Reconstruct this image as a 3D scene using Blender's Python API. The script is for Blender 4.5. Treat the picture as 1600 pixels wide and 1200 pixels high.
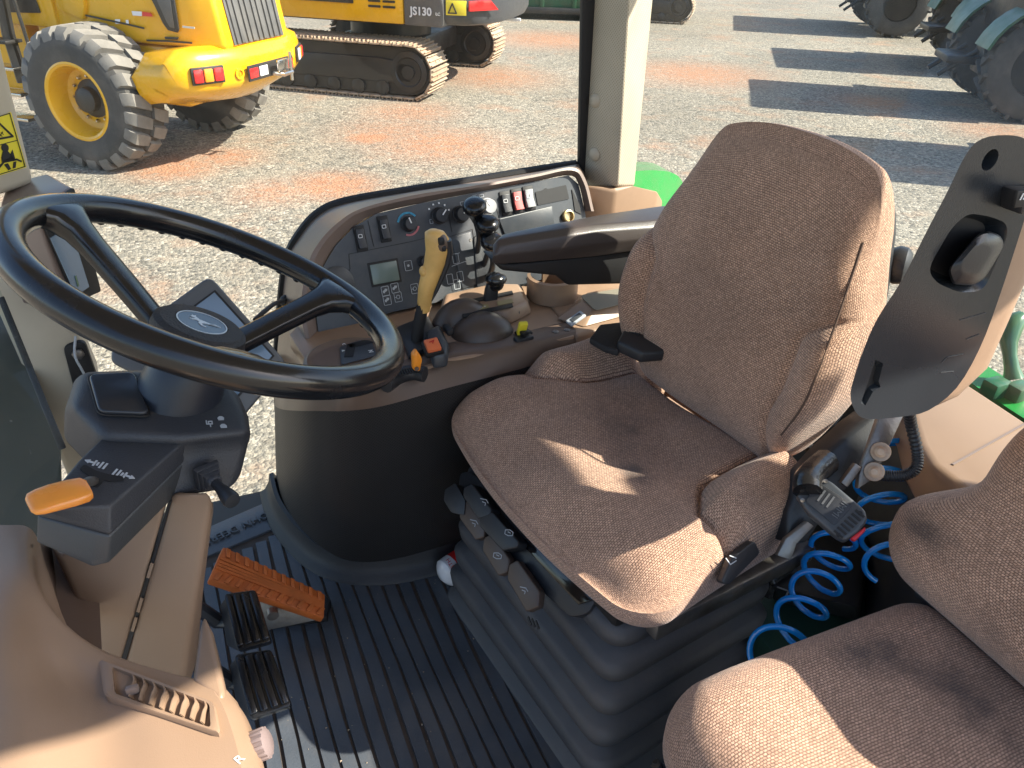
import bpy, bmesh, math, random
from mathutils import Vector, Matrix
random.seed(7)
R_ = math.radians
S = bpy.context.scene
COL = S.collection
for o in list(bpy.data.objects):
    bpy.data.objects.remove(o)

# ------------------------------------------------------------------ camera
FPX, PITCH, ROLL, YAW, CZ = 1202.0, R_(31.6), R_(2.0), R_(24.0), 1.10
CF = Vector((math.sin(YAW)*math.cos(PITCH), math.cos(YAW)*math.cos(PITCH), -math.sin(PITCH)))
_r0 = Vector((math.cos(YAW), -math.sin(YAW), 0)); _u0 = _r0.cross(CF)
CR = _r0*math.cos(ROLL) + _u0*math.sin(ROLL)
CU = -_r0*math.sin(ROLL) + _u0*math.cos(ROLL)
CC = Vector((0, 0, CZ))
cam_d = bpy.data.cameras.new('camera'); cam = bpy.data.objects.new('camera', cam_d); COL.objects.link(cam)
cam_d.sensor_width = 36.0; cam_d.lens = 36.0*FPX/1600.0
cam_d.clip_start = 0.02; cam_d.clip_end = 3000
cam.matrix_world = Matrix((CR, CU, -CF)).transposed().to_4x4()
cam.location = CC
S.camera = cam

# ------------------------------------------------------------------ sky, sun, exposure
SUN_AZ = Vector((0.85, -0.52)).normalized(); SUN_EL = R_(42)
W = bpy.data.worlds.new('World'); S.world = W; W.use_nodes = True
nt = W.node_tree; nt.nodes.clear()
wo = nt.nodes.new('ShaderNodeOutputWorld'); wb = nt.nodes.new('ShaderNodeBackground'); ws = nt.nodes.new('ShaderNodeTexSky')
ws.sky_type = 'NISHITA'; ws.sun_disc = False; ws.sun_elevation = SUN_EL
ws.sun_rotation = math.atan2(SUN_AZ.x, SUN_AZ.y)
ws.dust_density = 1.5
wb.inputs['Strength'].default_value = 0.12
nt.links.new(ws.outputs[0], wb.inputs[0]); nt.links.new(wb.outputs[0], wo.inputs[0])
sd = bpy.data.lights.new('sun', 'SUN'); sun = bpy.data.objects.new('sun', sd); COL.objects.link(sun)
sd.energy = 5.0; sd.angle = R_(0.53); sd.color = (1.0, 0.92, 0.79)
_sv = Vector((SUN_AZ.x*math.cos(SUN_EL), SUN_AZ.y*math.cos(SUN_EL), math.sin(SUN_EL)))
sun.rotation_euler = (-_sv).to_track_quat('-Z', 'Y').to_euler(); sun.location = (6, -6, 12)
S.view_settings.view_transform = 'Standard'; S.view_settings.look = 'None'
S.view_settings.exposure = 1.4; S.view_settings.gamma = 1.0
S.view_settings.use_curve_mapping = False
S.cycles.max_bounces = 10; S.cycles.diffuse_bounces = 5; S.cycles.transparent_max_bounces = 16
S.cycles.use_denoising = True
S.cycles.sample_clamp_indirect = 6.0
S.cycles.caustics_reflective = False; S.cycles.caustics_refractive = False

# ------------------------------------------------------------------ points: where a line of sight meets a real plane
def ray(px, py): return CF + CR*((px-800)/FPX) - CU*((py-600)/FPX)
def P(px, py, z=None, y=None, x=None, w=None):
    d = ray(px, py)
    if z is not None: t = (z-CC.z)/d.z
    elif y is not None: t = (y-CC.y)/d.y
    elif x is not None: t = (x-CC.x)/d.x
    else: t = w
    return CC + d*t
class Pl:
    """a real plane with its own 2-D frame; .hit(px,py) -> point, .uv(u,v,h) -> point"""
    def __init__(s, o, ex, n):
        s.o = Vector(o); s.n = Vector(n).normalized(); ex = Vector(ex)
        s.ex = (ex - s.n*ex.dot(s.n)).normalized(); s.ey = s.n.cross(s.ex)
    def hit(s, px, py, h=0.0):
        d = ray(px, py); t = (s.o + s.n*h - CC).dot(s.n)/d.dot(s.n); return CC + d*t
    def uv(s, u, v, h=0.0): return s.o + s.ex*u + s.ey*v + s.n*h
    def to(s, p): q = Vector(p)-s.o; return (q.dot(s.ex), q.dot(s.ey), q.dot(s.n))
def plane3(a, b, c):
    a, b, c = Vector(a), Vector(b), Vector(c); n = (b-a).cross(c-a).normalized()
    if n.dot(CC-a) < 0: n = -n
    return Pl(a, b-a, n)

# ------------------------------------------------------------------ materials
MATS = {}
def N(t, ty, **k):
    n = t.nodes.new(ty)
    for a, b in k.items(): setattr(n, a, b)
    return n
def M(name, col, rough=.5, metal=0., var=.12, vs=6., bump=0., bs=200., spec=.5, coat=0., trans=0., sss=0., dirt=None, dirt_amt=0., dvs=4., coord='Object', emit=0.):
    m = bpy.data.materials.new(name); m.use_nodes = True; t = m.node_tree; b = t.nodes['Principled BSDF']
    L = t.links.new
    tc = N(t, 'ShaderNodeTexCoord')
    no = N(t, 'ShaderNodeTexNoise'); no.inputs['Scale'].default_value = vs; no.inputs['Detail'].default_value = 6
    L(tc.outputs[coord], no.inputs['Vector'])
    mr = N(t, 'ShaderNodeMapRange'); mr.inputs[1].default_value = .25; mr.inputs[2].default_value = .75
    mr.inputs[3].default_value = 1-var; mr.inputs[4].default_value = 1+var
    L(no.outputs['Fac'], mr.inputs[0])
    mx = N(t, 'ShaderNodeMix', data_type='RGBA', blend_type='MULTIPLY'); mx.inputs[0].default_value = 1
    mx.inputs[6].default_value = (*col, 1); L(mr.outputs[0], mx.inputs[7])
    out = mx.outputs[2]
    if dirt:
        n2 = N(t, 'ShaderNodeTexNoise'); n2.inputs['Scale'].default_value = dvs; n2.inputs['Detail'].default_value = 8; n2.inputs['Roughness'].default_value = .65
        L(tc.outputs[coord], n2.inputs['Vector'])
        r2 = N(t, 'ShaderNodeMapRange'); r2.inputs[1].default_value = .45; r2.inputs[2].default_value = .75; r2.inputs[4].default_value = dirt_amt
        L(n2.outputs['Fac'], r2.inputs[0])
        m2 = N(t, 'ShaderNodeMix', data_type='RGBA'); L(r2.outputs[0], m2.inputs[0]); L(out, m2.inputs[6]); m2.inputs[7].default_value = (*dirt, 1)
        out = m2.outputs[2]
    L(out, b.inputs['Base Color'])
    rr = N(t, 'ShaderNodeMapRange'); rr.inputs[1].default_value = .3; rr.inputs[2].default_value = .7
    rr.inputs[3].default_value = max(.02, rough-.07); rr.inputs[4].default_value = min(1, rough+.07)
    L(no.outputs['Fac'], rr.inputs[0]); L(rr.outputs[0], b.inputs['Roughness'])
    b.inputs['Metallic'].default_value = metal; b.inputs['Specular IOR Level'].default_value = spec
    b.inputs['Coat Weight'].default_value = coat; b.inputs['Transmission Weight'].default_value = trans
    if sss: b.inputs['Subsurface Weight'].default_value = sss; b.inputs['Subsurface Radius'].default_value = (.01, .004, .002)
    if emit: b.inputs['Emission Color'].default_value = (*col, 1); b.inputs['Emission Strength'].default_value = emit
    if bump:
        n3 = N(t, 'ShaderNodeTexNoise'); n3.inputs['Scale'].default_value = bs; n3.inputs['Detail'].default_value = 3
        L(tc.outputs[coord], n3.inputs['Vector'])
        bp = N(t, 'ShaderNodeBump'); bp.inputs['Strength'].default_value = bump; bp.inputs['Distance'].default_value = .002
        L(n3.outputs['Fac'], bp.inputs['Height']); L(bp.outputs[0], b.inputs['Normal'])
    MATS[name] = m; return m

tan = M('tan_plastic', (.27, .182, .122), .42, var=.06, bump=.12, bs=900, dirt=(.25, .17, .11), dirt_amt=.35, dvs=9)
tan2 = M('tan_console_plastic', (.34, .225, .148), .4, var=.06, bump=.1, bs=900, dirt=(.2, .13, .09), dirt_amt=.4, dvs=12)
brown = M('brown_plastic', (.135, .092, .068), .42, var=.08, bump=.12, bs=900)
frameb = M('brown_grey_plastic', (.20, .15, .125), .36, var=.06, bump=.08, bs=900)
cream = M('cream_plastic', (.50, .44, .34), .5, var=.05, bump=.08, bs=700, dirt=(.4, .34, .25), dirt_amt=.3)
black = M('black_plastic', (.022, .024, .028), .42, var=.15, bump=.12, bs=700)
panelb = M('charcoal_panel', (.043, .050, .059), .40, var=.12, bump=.08, bs=900, dirt=(.13, .12, .11), dirt_amt=.3, dvs=20)
shroudm = M('charcoal_textured_plastic', (.034, .037, .044), .46, var=.1, bump=.35, bs=650)
gloss = M('glossy_black_rubber', (.008, .009, .011), .22, var=.15, vs=30, bump=.03, bs=300, spec=.6)
deep = M('deep_black', (.011, .011, .012), .6, var=.2)
rubber = M('bellows_rubber', (.060, .063, .070), .58, var=.2, bump=.15, bs=300, dirt=(.15, .13, .11), dirt_amt=.35, dvs=7)
matr = M('mat_rubber', (.066, .078, .094), .40, var=.25, vs=9, bump=.25, bs=250, dirt=(.15, .13, .11), dirt_amt=.45, dvs=7)
matg = M('mat_groove_dirt', (.085, .064, .05), .8, var=.4, vs=30)
steel = M('worn_steel', (.24, .23, .215), .42, metal=.8, var=.25, vs=40, bump=.2, bs=200, dirt=(.16, .09, .05), dirt_amt=.5, dvs=25)
brass = M('yellowed_steel', (.55, .42, .22), .35, metal=.9, var=.2)
orange = M('orange_rubber', (.55, .135, .025), .6, var=.12, vs=25, bump=.15, bs=300, dirt=(.2, .08, .03), dirt_amt=.45, dvs=18)
amber = M('amber_plastic', (.80, .30, .05), .25, var=.08, vs=25, sss=.25, coat=.2, dirt=(.5, .16, .03), dirt_amt=.3, dvs=30)
orange2 = M('bright_orange_plastic', (.85, .28, .02), .35, var=.08)
gripy = M('tan_yellow_grip', (.68, .42, .13), .42, var=.12, vs=30, bump=.08, bs=500, dirt=(.4, .22, .06), dirt_amt=.4, dvs=25)
yellowm = M('yellow_plastic', (.80, .66, .04), .45, var=.06)
white = M('white_print', (.72, .73, .74), .6, var=.04)
greyp = M('grey_print', (.42, .45, .48), .6, var=.05)
lcd = M('lcd_glass', (.15, .20, .185), .22, var=.05)
screen = M('sky_blue_monitor_glass', (.14, .21, .29), .10, var=.1, spec=.8)  # pale blue base stands in for sky reflected in the screen
knobg = M('grey_knob', (.30, .31, .32), .45, var=.08)
redsw = M('red_switch', (.62, .13, .12), .45, var=.08)
darkred = M('dark_red_plastic', (.5, .02, .03), .3, var=.08)
blueh = M('blue_polyurethane_hose', (.008, .31, .95), .16, var=.08, spec=.7, coat=.5)
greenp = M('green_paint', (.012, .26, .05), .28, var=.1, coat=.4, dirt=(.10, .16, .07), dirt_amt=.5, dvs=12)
greend = M('dark_green_floor', (.016, .065, .05), .5, var=.25, dirt=(.04, .035, .03), dirt_amt=.3)
greenl = M('green_lens', (.05, .13, .07), .2, var=.2, coat=.5)
ly = M('loader_yellow', (.80, .42, .006), .28, var=.04, coat=.4, dirt=(.6, .34, .02), dirt_amt=.25, dvs=2)
tread = M('dusty_sunlit_tread', (.17, .16, .145), .8, var=.2, vs=6, bump=.2, bs=80, dirt=(.30, .28, .25), dirt_amt=.6, dvs=4)  # lugs paler than the carcass: dust, plus sunlight put into the colour
tyre = M('tyre_rubber', (.055, .053, .05), .75, var=.2, vs=8, bump=.2, bs=80, dirt=(.16, .145, .13), dirt_amt=.5, dvs=3)
track = M('track_steel', (.42, .33, .24), .55, metal=.15, var=.3, vs=9, bump=.2, bs=40, dirt=(.42, .22, .12), dirt_amt=.7, dvs=3)
mach = M('machine_black', (.020, .020, .020), .4, var=.2, dirt=(.09, .075, .06), dirt_amt=.3, dvs=2)
grill = M('grille_grey', (.10, .10, .10), .5, var=.1, dirt=(.2, .18, .15), dirt_amt=.3, dvs=3)
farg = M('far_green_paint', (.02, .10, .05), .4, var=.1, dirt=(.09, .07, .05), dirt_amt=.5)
chrome = M('bright_metal', (.6, .58, .54), .25, metal=1, var=.1)
redl = M('red_lens', (.65, .02, .02), .2, var=.05, coat=.5)
orgl = M('orange_lens', (.85, .28, .02), .2, var=.05, coat=.5)
whl = M('white_lens', (.75, .76, .78), .2, var=.05, coat=.5)
bluev = M('blue_print', (.05, .35, .55), .5, var=.05)
pinkv = M('pink_print', (.62, .20, .22), .5, var=.05)
badge = M('badge_blue_grey', (.06, .09, .13), .22, var=.1, spec=.7)
silver = M('silver_print', (.55, .60, .63), .35, metal=.3, var=.05)

def fabric(name, c1, c2, c3, stains=True):
    """woven two-tone upholstery, threads in UV space (metres)"""
    m = bpy.data.materials.new(name); m.use_nodes = True; t = m.node_tree; b = t.nodes['Principled BSDF']; L = t.links.new
    tc = N(t, 'ShaderNodeTexCoord')
    # slight wobble so the weave is not ruler straight
    nw = N(t, 'ShaderNodeTexNoise'); nw.inputs['Scale'].default_value = 35; L(tc.outputs['UV'], nw.inputs['Vector'])
    sc = N(t, 'ShaderNodeVectorMath', operation='SCALE'); sc.inputs['Scale'].default_value = .004; L(nw.outputs['Color'], sc.inputs[0])
    ad = N(t, 'ShaderNodeVectorMath', operation='ADD'); L(tc.outputs['UV'], ad.inputs[0]); L(sc.outputs[0], ad.inputs[1])
    br = N(t, 'ShaderNodeTexBrick'); br.offset = .5; br.inputs['Scale'].default_value = 1.0
    br.inputs['Brick Width'].default_value = .0042; br.inputs['Row Height'].default_value = .0029
    br.inputs['Mortar Size'].default_value = .0006; br.inputs['Mortar Smooth'].default_value = .6; br.inputs['Bias'].default_value = -.1
    br.inputs['Color1'].default_value = (*c1, 1); br.inputs['Color2'].default_value = (*c2, 1); br.inputs['Mortar'].default_value = (*c3, 1)
    L(ad.outputs[0], br.inputs['Vector'])
    n1 = N(t, 'ShaderNodeTexNoise'); n1.inputs['Scale'].default_value = 7; n1.inputs['Detail'].default_value = 7; n1.inputs['Roughness'].default_value = .6
    L(tc.outputs['Object'], n1.inputs['Vector'])
    r1 = N(t, 'ShaderNodeMapRange'); r1.inputs[1].default_value = .3; r1.inputs[2].default_value = .7; r1.inputs[3].default_value = .80; r1.inputs[4].default_value = 1.14
    L(n1.outputs['Fac'], r1.inputs[0])
    mx = N(t, 'ShaderNodeMix', data_type='RGBA', blend_type='MULTIPLY'); mx.inputs[0].default_value = 1; L(br.outputs['Color'], mx.inputs[6]); L(r1.outputs[0], mx.inputs[7])
    n0 = N(t, 'ShaderNodeTexNoise'); n0.inputs['Scale'].default_value = 420; n0.inputs['Detail'].default_value = 2; L(tc.outputs['Object'], n0.inputs['Vector'])
    r0 = N(t, 'ShaderNodeMapRange'); r0.inputs[1].default_value = .3; r0.inputs[2].default_value = .7; r0.inputs[3].default_value = .7; r0.inputs[4].default_value = 1.3
    L(n0.outputs['Fac'], r0.inputs[0])
    mz = N(t, 'ShaderNodeMix', data_type='RGBA', blend_type='MULTIPLY'); mz.inputs[0].default_value = 1; L(mx.outputs[2], mz.inputs[6]); L(r0.outputs[0], mz.inputs[7])
    out = mz.outputs[2]
    # grease stains: a few soft dark patches broken up by noise
    va = N(t, 'ShaderNodeAttribute', attribute_name='stain')
    n2 = N(t, 'ShaderNodeTexNoise'); n2.inputs['Scale'].default_value = 30; n2.inputs['Detail'].default_value = 5; L(tc.outputs['Object'], n2.inputs['Vector'])
    mu = N(t, 'ShaderNodeMath', operation='MULTIPLY'); L(va.outputs['Fac'], mu.inputs[0]); L(n2.outputs['Fac'], mu.inputs[1])
    ms = N(t, 'ShaderNodeMapRange'); ms.inputs[1].default_value = .12; ms.inputs[2].default_value = .5; ms.inputs[4].default_value = .72; L(mu.outputs[0], ms.inputs[0])
    m3 = N(t, 'ShaderNodeMix', data_type='RGBA'); L(ms.outputs[0], m3.inputs[0]); L(out, m3.inputs[6]); m3.inputs[7].default_value = (.045, .036, .034, 1)
    L(m3.outputs[2], b.inputs['Base Color'])
    b.inputs['Roughness'].default_value = .9; b.inputs['Specular IOR Level'].default_value = .2
    b.inputs['Sheen Weight'].default_value = .25; b.inputs['Sheen Roughness'].default_value = .5
    bp = N(t, 'ShaderNodeBump'); bp.inputs['Strength'].default_value = .55; bp.inputs['Distance'].default_value = .0012
    hh = N(t, 'ShaderNodeMath', operation='SUBTRACT'); hh.inputs[0].default_value = 1; L(br.outputs['Fac'], hh.inputs[1])
    h2 = N(t, 'ShaderNodeMath', operation='ADD'); L(hh.outputs[0], h2.inputs[0]); L(n0.outputs['Fac'], h2.inputs[1])
    L(h2.outputs[0], bp.inputs['Height']); L(bp.outputs[0], b.inputs['Normal'])
    return m
fab = fabric('brown_woven_fabric', (.60, .385, .27), (.42, .26, .178), (.18, .104, .072))

def dotted(name, base, dot, size, rough=.5):
    """perforated vinyl: rows of tiny dots in UV space (metres)"""
    m = bpy.data.materials.new(name); m.use_nodes = True; t = m.node_tree; b = t.nodes['Principled BSDF']; L = t.links.new
    tc = N(t, 'ShaderNodeTexCoord')
    mp = N(t, 'ShaderNodeMapping'); mp.inputs['Rotation'].default_value = (0, 0, R_(45)); mp.inputs['Scale'].default_value = (1/size,)*3; L(tc.outputs['UV'], mp.inputs[0])
    vo = N(t, 'ShaderNodeTexVoronoi'); vo.inputs['Randomness'].default_value = .0; vo.inputs['Scale'].default_value = 1; L(mp.outputs[0], vo.inputs['Vector'])
    r = N(t, 'ShaderNodeMapRange'); r.inputs[1].default_value = .22; r.inputs[2].default_value = .36; L(vo.outputs['Distance'], r.inputs[0])
    n1 = N(t, 'ShaderNodeTexNoise'); n1.inputs['Scale'].default_value = 8; n1.inputs['Detail'].default_value = 6; L(tc.outputs['Object'], n1.inputs['Vector'])
    mm = N(t, 'ShaderNodeMapRange'); mm.inputs[1].default_value = .3; mm.inputs[2].default_value = .7; mm.inputs[3].default_value = .88; mm.inputs[4].default_value = 1.1; L(n1.outputs['Fac'], mm.inputs[0])
    mx = N(t, 'ShaderNodeMix', data_type='RGBA'); L(r.outputs[0], mx.inputs[0]); mx.inputs[6].default_value = (*dot, 1); mx.inputs[7].default_value = (*base, 1)
    m2 = N(t, 'ShaderNodeMix', data_type='RGBA', blend_type='MULTIPLY'); m2.inputs[0].default_value = 1; L(mx.outputs[2], m2.inputs[6]); L(mm.outputs[0], m2.inputs[7])
    L(m2.outputs[2], b.inputs['Base Color']); b.inputs['Roughness'].default_value = rough
    bp = N(t, 'ShaderNodeBump'); bp.inputs['Strength'].default_value = .3; bp.inputs['Distance'].default_value = .001; L(r.outputs[0], bp.inputs['Height']); L(bp.outputs[0], b.inputs['Normal'])
    return m
vinyl = dotted('black_perforated_vinyl', (.026, .024, .023), (.008, .008, .008), .0042, .55)
creamv = dotted('cream_perforated_vinyl', (.50, .44, .34), (.34, .30, .22), .0045, .6)

def glassm(name, tint, dust, dusts=3.0):
    m = bpy.data.materials.new(name); m.use_nodes = True; t = m.node_tree; t.nodes.clear(); L = t.links.new
    o = N(t, 'ShaderNodeOutputMaterial'); tr = N(t, 'ShaderNodeBsdfTransparent'); tr.inputs[0].default_value = (*tint, 1)
    gl = N(t, 'ShaderNodeBsdfGlossy'); gl.inputs['Roughness'].default_value = .015
    fr = N(t, 'ShaderNodeFresnel'); ge = N(t, 'ShaderNodeNewGeometry'); io = N(t, 'ShaderNodeMapRange'); io.inputs[3].default_value = 1.33; io.inputs[4].default_value = 1/1.33
    L(ge.outputs['Backfacing'], io.inputs[0]); L(io.outputs[0], fr.inputs[0])
    df = N(t, 'ShaderNodeBsdfDiffuse'); df.inputs[0].default_value = (.62, .58, .50, 1)
    tc = N(t, 'ShaderNodeTexCoord'); no = N(t, 'ShaderNodeTexNoise'); no.inputs['Scale'].default_value = dusts; no.inputs['Detail'].default_value = 8; no.inputs['Roughness'].default_value = .7
    mp = N(t, 'ShaderNodeMapping'); mp.inputs['Scale'].default_value = (1, 1, .35); L(tc.outputs['Object'], mp.inputs[0]); L(mp.outputs[0], no.inputs['Vector'])
    n2 = N(t, 'ShaderNodeTexNoise'); n2.inputs['Scale'].default_value = 160; n2.inputs['Detail'].default_value = 2; L(tc.outputs['Object'], n2.inputs['Vector'])
    r2 = N(t, 'ShaderNodeMapRange'); r2.inputs[1].default_value = .68; r2.inputs[2].default_value = .8; r2.inputs[4].default_value = dust*2.0; L(n2.outputs['Fac'], r2.inputs[0])
    r = N(t, 'ShaderNodeMapRange'); r.inputs[1].default_value = .35; r.inputs[2].default_value = .75; r.inputs[3].default_value = dust*.25; r.inputs[4].default_value = dust*1.4; L(no.outputs['Fac'], r.inputs[0])
    ad = N(t, 'ShaderNodeMath', operation='ADD'); L(r.outputs[0], ad.inputs[0]); L(r2.outputs[0], ad.inputs[1])
    m1 = N(t, 'ShaderNodeMixShader'); L(fr.outputs[0], m1.inputs[0]); L(tr.outputs[0], m1.inputs[1]); L(gl.outputs[0], m1.inputs[2])
    m2 = N(t, 'ShaderNodeMixShader'); L(ad.outputs[0], m2.inputs[0]); L(m1.outputs[0], m2.inputs[1]); L(df.outputs[0], m2.inputs[2])
    L(m2.outputs[0], o.inputs[0]); return m
glass = glassm('window_glass', (.93, .96, .94), .045)
glassr = glassm('dusty_rear_glass', (.90, .94, .93), .07)
dglass = glassm('dark_windscreen_glass', (.80, .86, .83), .10)

# ------------------------------------------------------------------ mesh builder
class B:
    def __init__(s): s.bm = bmesh.new(); s.uvl = None
    def _add(s, t):
        me = bpy.data.meshes.new('tmp'); t.to_mesh(me); t.free(); s.bm.from_mesh(me); bpy.data.meshes.remove(me); return s
    @staticmethod
    def _bev(t, r, seg, ang=30):
        if r <= 0: return
        bmesh.ops.remove_doubles(t, verts=t.verts, dist=1e-6)
        t.normal_update()
        es = [e for e in t.edges if len(e.link_faces) == 2 and e.calc_face_angle(0) > R_(ang)]
        if es: bmesh.ops.bevel(t, geom=es, offset=r, segments=seg, profile=.5, affect='EDGES', clamp_overlap=True)
    def box(s, c, size, ax=None, r=0., seg=2):
        t = bmesh.new(); bmesh.ops.create_cube(t, size=1)
        for v in t.verts: v.co = Vector((v.co.x*size[0], v.co.y*size[1], v.co.z*size[2]))
        s._bev(t, r, seg)
        c = Vector(c)
        if ax is not None:
            ex, ey, ez = [Vector(a) for a in ax]
            for v in t.verts: v.co = c + ex*v.co.x + ey*v.co.y + ez*v.co.z
        else:
            for v in t.verts: v.co = v.co + c
        bmesh.ops.recalc_face_normals(t, faces=t.faces)
        return s._add(t)
    def loft(s, loops, r=0., seg=2, cap=True, closed=True, wrap=False, ang=30):
        t = bmesh.new(); vs = [[t.verts.new(Vector(p)) for p in l] for l in loops]
        n = len(vs[0]); K = len(vs)
        for k in range(K if wrap else K-1):
            a, b = vs[k], vs[(k+1) % K]
            for i in range(n if closed else n-1):
                j = (i+1) % n
                try: t.faces.new((a[i], a[j], b[j], b[i]))
                except ValueError: pass
        if cap and closed and not wrap:
            t.faces.new(vs[0][::-1]); t.faces.new(vs[-1])
        bmesh.ops.recalc_face_normals(t, faces=t.faces)
        s._bev(t, r, seg, ang)
        return s._add(t)
    def prism(s, poly, vec, r=0., seg=2, ang=30):
        v = Vector(vec); return s.loft([poly, [Vector(p)+v for p in poly]], r, seg, ang=ang)
    def quad(s, *p):
        t = bmesh.new(); t.faces.new([t.verts.new(Vector(q)) for q in p]); return s._add(t)
    def tube(s, pts, r, n=10, closed=False, cap=True, flat=None):
        pts = [Vector(p) for p in pts]; K = len(pts)
        rs = r if isinstance(r, (list, tuple)) else [r]*K
        tg = []
        for i in range(K):
            a = pts[(i-1) % K] if (closed or i > 0) else pts[i]
            b = pts[(i+1) % K] if (closed or i < K-1) else pts[i]
            d = (b-a); tg.append(d.normalized() if d.length > 1e-9 else Vector((0, 0, 1)))
        u = tg[0].orthogonal().normalized(); loops = []
        for i in range(K):
            u = (u - tg[i]*u.dot(tg[i])); u = u.normalized() if u.length > 1e-6 else tg[i].orthogonal().normalized()
            w = tg[i].cross(u)
            loops.append([pts[i] + u*rs[i]*math.cos(2*math.pi*k/n) + w*rs[i]*math.sin(2*math.pi*k/n) for k in range(n)])
        if closed:
            # undo the accumulated twist by matching the first loop
            u2 = u - tg[0]*u.dot(tg[0]); u0 = (loops[0][0]-pts[0]); off = min(range(n), key=lambda k: (loops[-1][k]-pts[-1] - u0).length)
            t = bmesh.new(); vs = [[t.verts.new(p) for p in l] for l in loops]
            for k in range(K):
                a, b = vs[k], vs[(k+1) % K]; sh = off if k == K-1 else 0
                for i in range(n): t.faces.new((a[(i+sh) % n], a[(i+1+sh) % n], b[(i+1) % n], b[i]))
            bmesh.ops.recalc_face_normals(t, faces=t.faces); return s._add(t)
        return s.loft(loops, cap=cap)
    def lathe(s, o, axis, prof, n=24, ref=None, cap=True):
        o = Vector(o); a = Vector(axis).normalized(); u = Vector(ref) if ref is not None else a.orthogonal(); u = (u-a*u.dot(a)).normalized(); w = a.cross(u)
        loops = [[o + a*h + (u*math.cos(2*math.pi*k/n) + w*math.sin(2*math.pi*k/n))*max(r, 1e-4) for k in range(n)] for r, h in prof]
        return s.loft(loops, cap=cap)
    def ball(s, c, rx, ry=None, rz=None, ax=None, n=16):
        t = bmesh.new(); bmesh.ops.create_uvsphere(t, u_segments=n, v_segments=max(6, n//2+2), radius=1)
        ry = ry or rx; rz = rz or rx; c = Vector(c); ex, ey, ez = ax or (Vector((1, 0, 0)), Vector((0, 1, 0)), Vector((0, 0, 1)))
        for v in t.verts: v.co = c + Vector(ex)*v.co.x*rx + Vector(ey)*v.co.y*ry + Vector(ez)*v.co.z*rz
        return s._add(t)
    def sheet(s, grid, thick=0.):
        """grid of points (rows) -> surface, optional thickness along -normal"""
        t = bmesh.new(); vs = [[t.verts.new(Vector(p)) for p in row] for row in grid]
        uv = t.loops.layers.uv.new('UVMap')
        for i in range(len(vs)-1):
            for j in range(len(vs[0])-1): t.faces.new((vs[i][j], vs[i][j+1], vs[i+1][j+1], vs[i+1][j]))
        if thick: bmesh.ops.solidify(t, geom=t.faces[:], thickness=thick)
        return s._add(t)
    def strip(s, pts, wd, n, h=.0006, closed=False):
        """a printed line: narrow raised ribbon on a surface with normal n"""
        n = Vector(n).normalized(); pts = [Vector(p) for p in pts]; K = len(pts)
        for i in range(K if closed else K-1):
            a, b = pts[i], pts[(i+1) % K]; d = (b-a)
            if d.length < 1e-7: continue
            e = d.normalized(); sd_ = n.cross(e)
            s.box((a+b)/2 + n*h*.5, (d.length+wd*.6, wd, h), (e, sd_, n))
        return s
    def out(s, name, mat, parent=None, smooth=38, uv=None, kind=None, base=None, label=None, sub=0, recalc=False):
        bm = s.bm
        if recalc: bmesh.ops.recalc_face_normals(bm, faces=bm.faces)
        root = parent
        while root is not None and root.parent is not None: root = root.parent
        off = Vector(base) if base is not None else (Vector(root.location) if root is not None else Vector((0, 0, 0)))
        if uv == 'box':
            bm.normal_update(); l = bm.loops.layers.uv.verify()
            for f in bm.faces:
                nn = f.normal; k = max(range(3), key=lambda i: abs(nn[i]))
                for lp in f.loops:
                    c = lp.vert.co; lp[l].uv = ((c.y, c.z), (c.x, c.z), (c.x, c.y))[k]
        for v in bm.verts: v.co -= off
        me = bpy.data.meshes.new(name); bm.to_mesh(me); bm.free()
        me.materials.append(mat)
        if smooth:
            me.polygons.foreach_set('use_smooth', [True]*len(me.polygons))
            me.set_sharp_from_angle(angle=R_(smooth))
        o = bpy.data.objects.new(name, me); COL.objects.link(o)
        if parent is not None: o.parent = parent
        else: o.location = off
        if root is not None and root is not parent: pass
        if kind: o['kind'] = kind
        if label: o['label'] = label
        if sub:
            md = o.modifiers.new('subsurf', 'SUBSURF'); md.levels = sub; md.render_levels = sub
        return o

def thing(name, label, cat, loc, group=None):
    o = bpy.data.objects.new(name, None); COL.objects.link(o); o.empty_display_size = .05
    o.location = loc; o['label'] = label; o['category'] = cat
    if group: o['group'] = group
    return o
def tag(o, label, cat, group=None):
    o['label'] = label; o['category'] = cat
    if group: o['group'] = group
    return o

def text_bm(b, s, o, ex, ey, size, ext=.0006, align='CENTER', bold=0.):
    """lettering as thin raised mesh, origin o, along ex, up ey"""
    cu = bpy.data.curves.new('t', 'FONT'); cu.body = s; cu.size = size; cu.extrude = ext/2; cu.align_x = align; cu.align_y = 'CENTER'; cu.offset = bold; cu.resolution_u = 3
    ob = bpy.data.objects.new('t', cu); COL.objects.link(ob); dg = bpy.context.evaluated_depsgraph_get()
    me = bpy.data.meshes.new_from_object(ob.evaluated_get(dg)); bpy.data.objects.remove(ob); bpy.data.curves.remove(cu)
    ex = Vector(ex).normalized(); ey = Vector(ey); ey = (ey-ex*ey.dot(ex)).normalized(); n = ex.cross(ey); o = Vector(o)
    for v in me.vertices: v.co = o + ex*v.co.x + ey*v.co.y + n*(v.co.z+ext/2)
    b.bm.from_mesh(me); bpy.data.meshes.remove(me); return b

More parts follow.
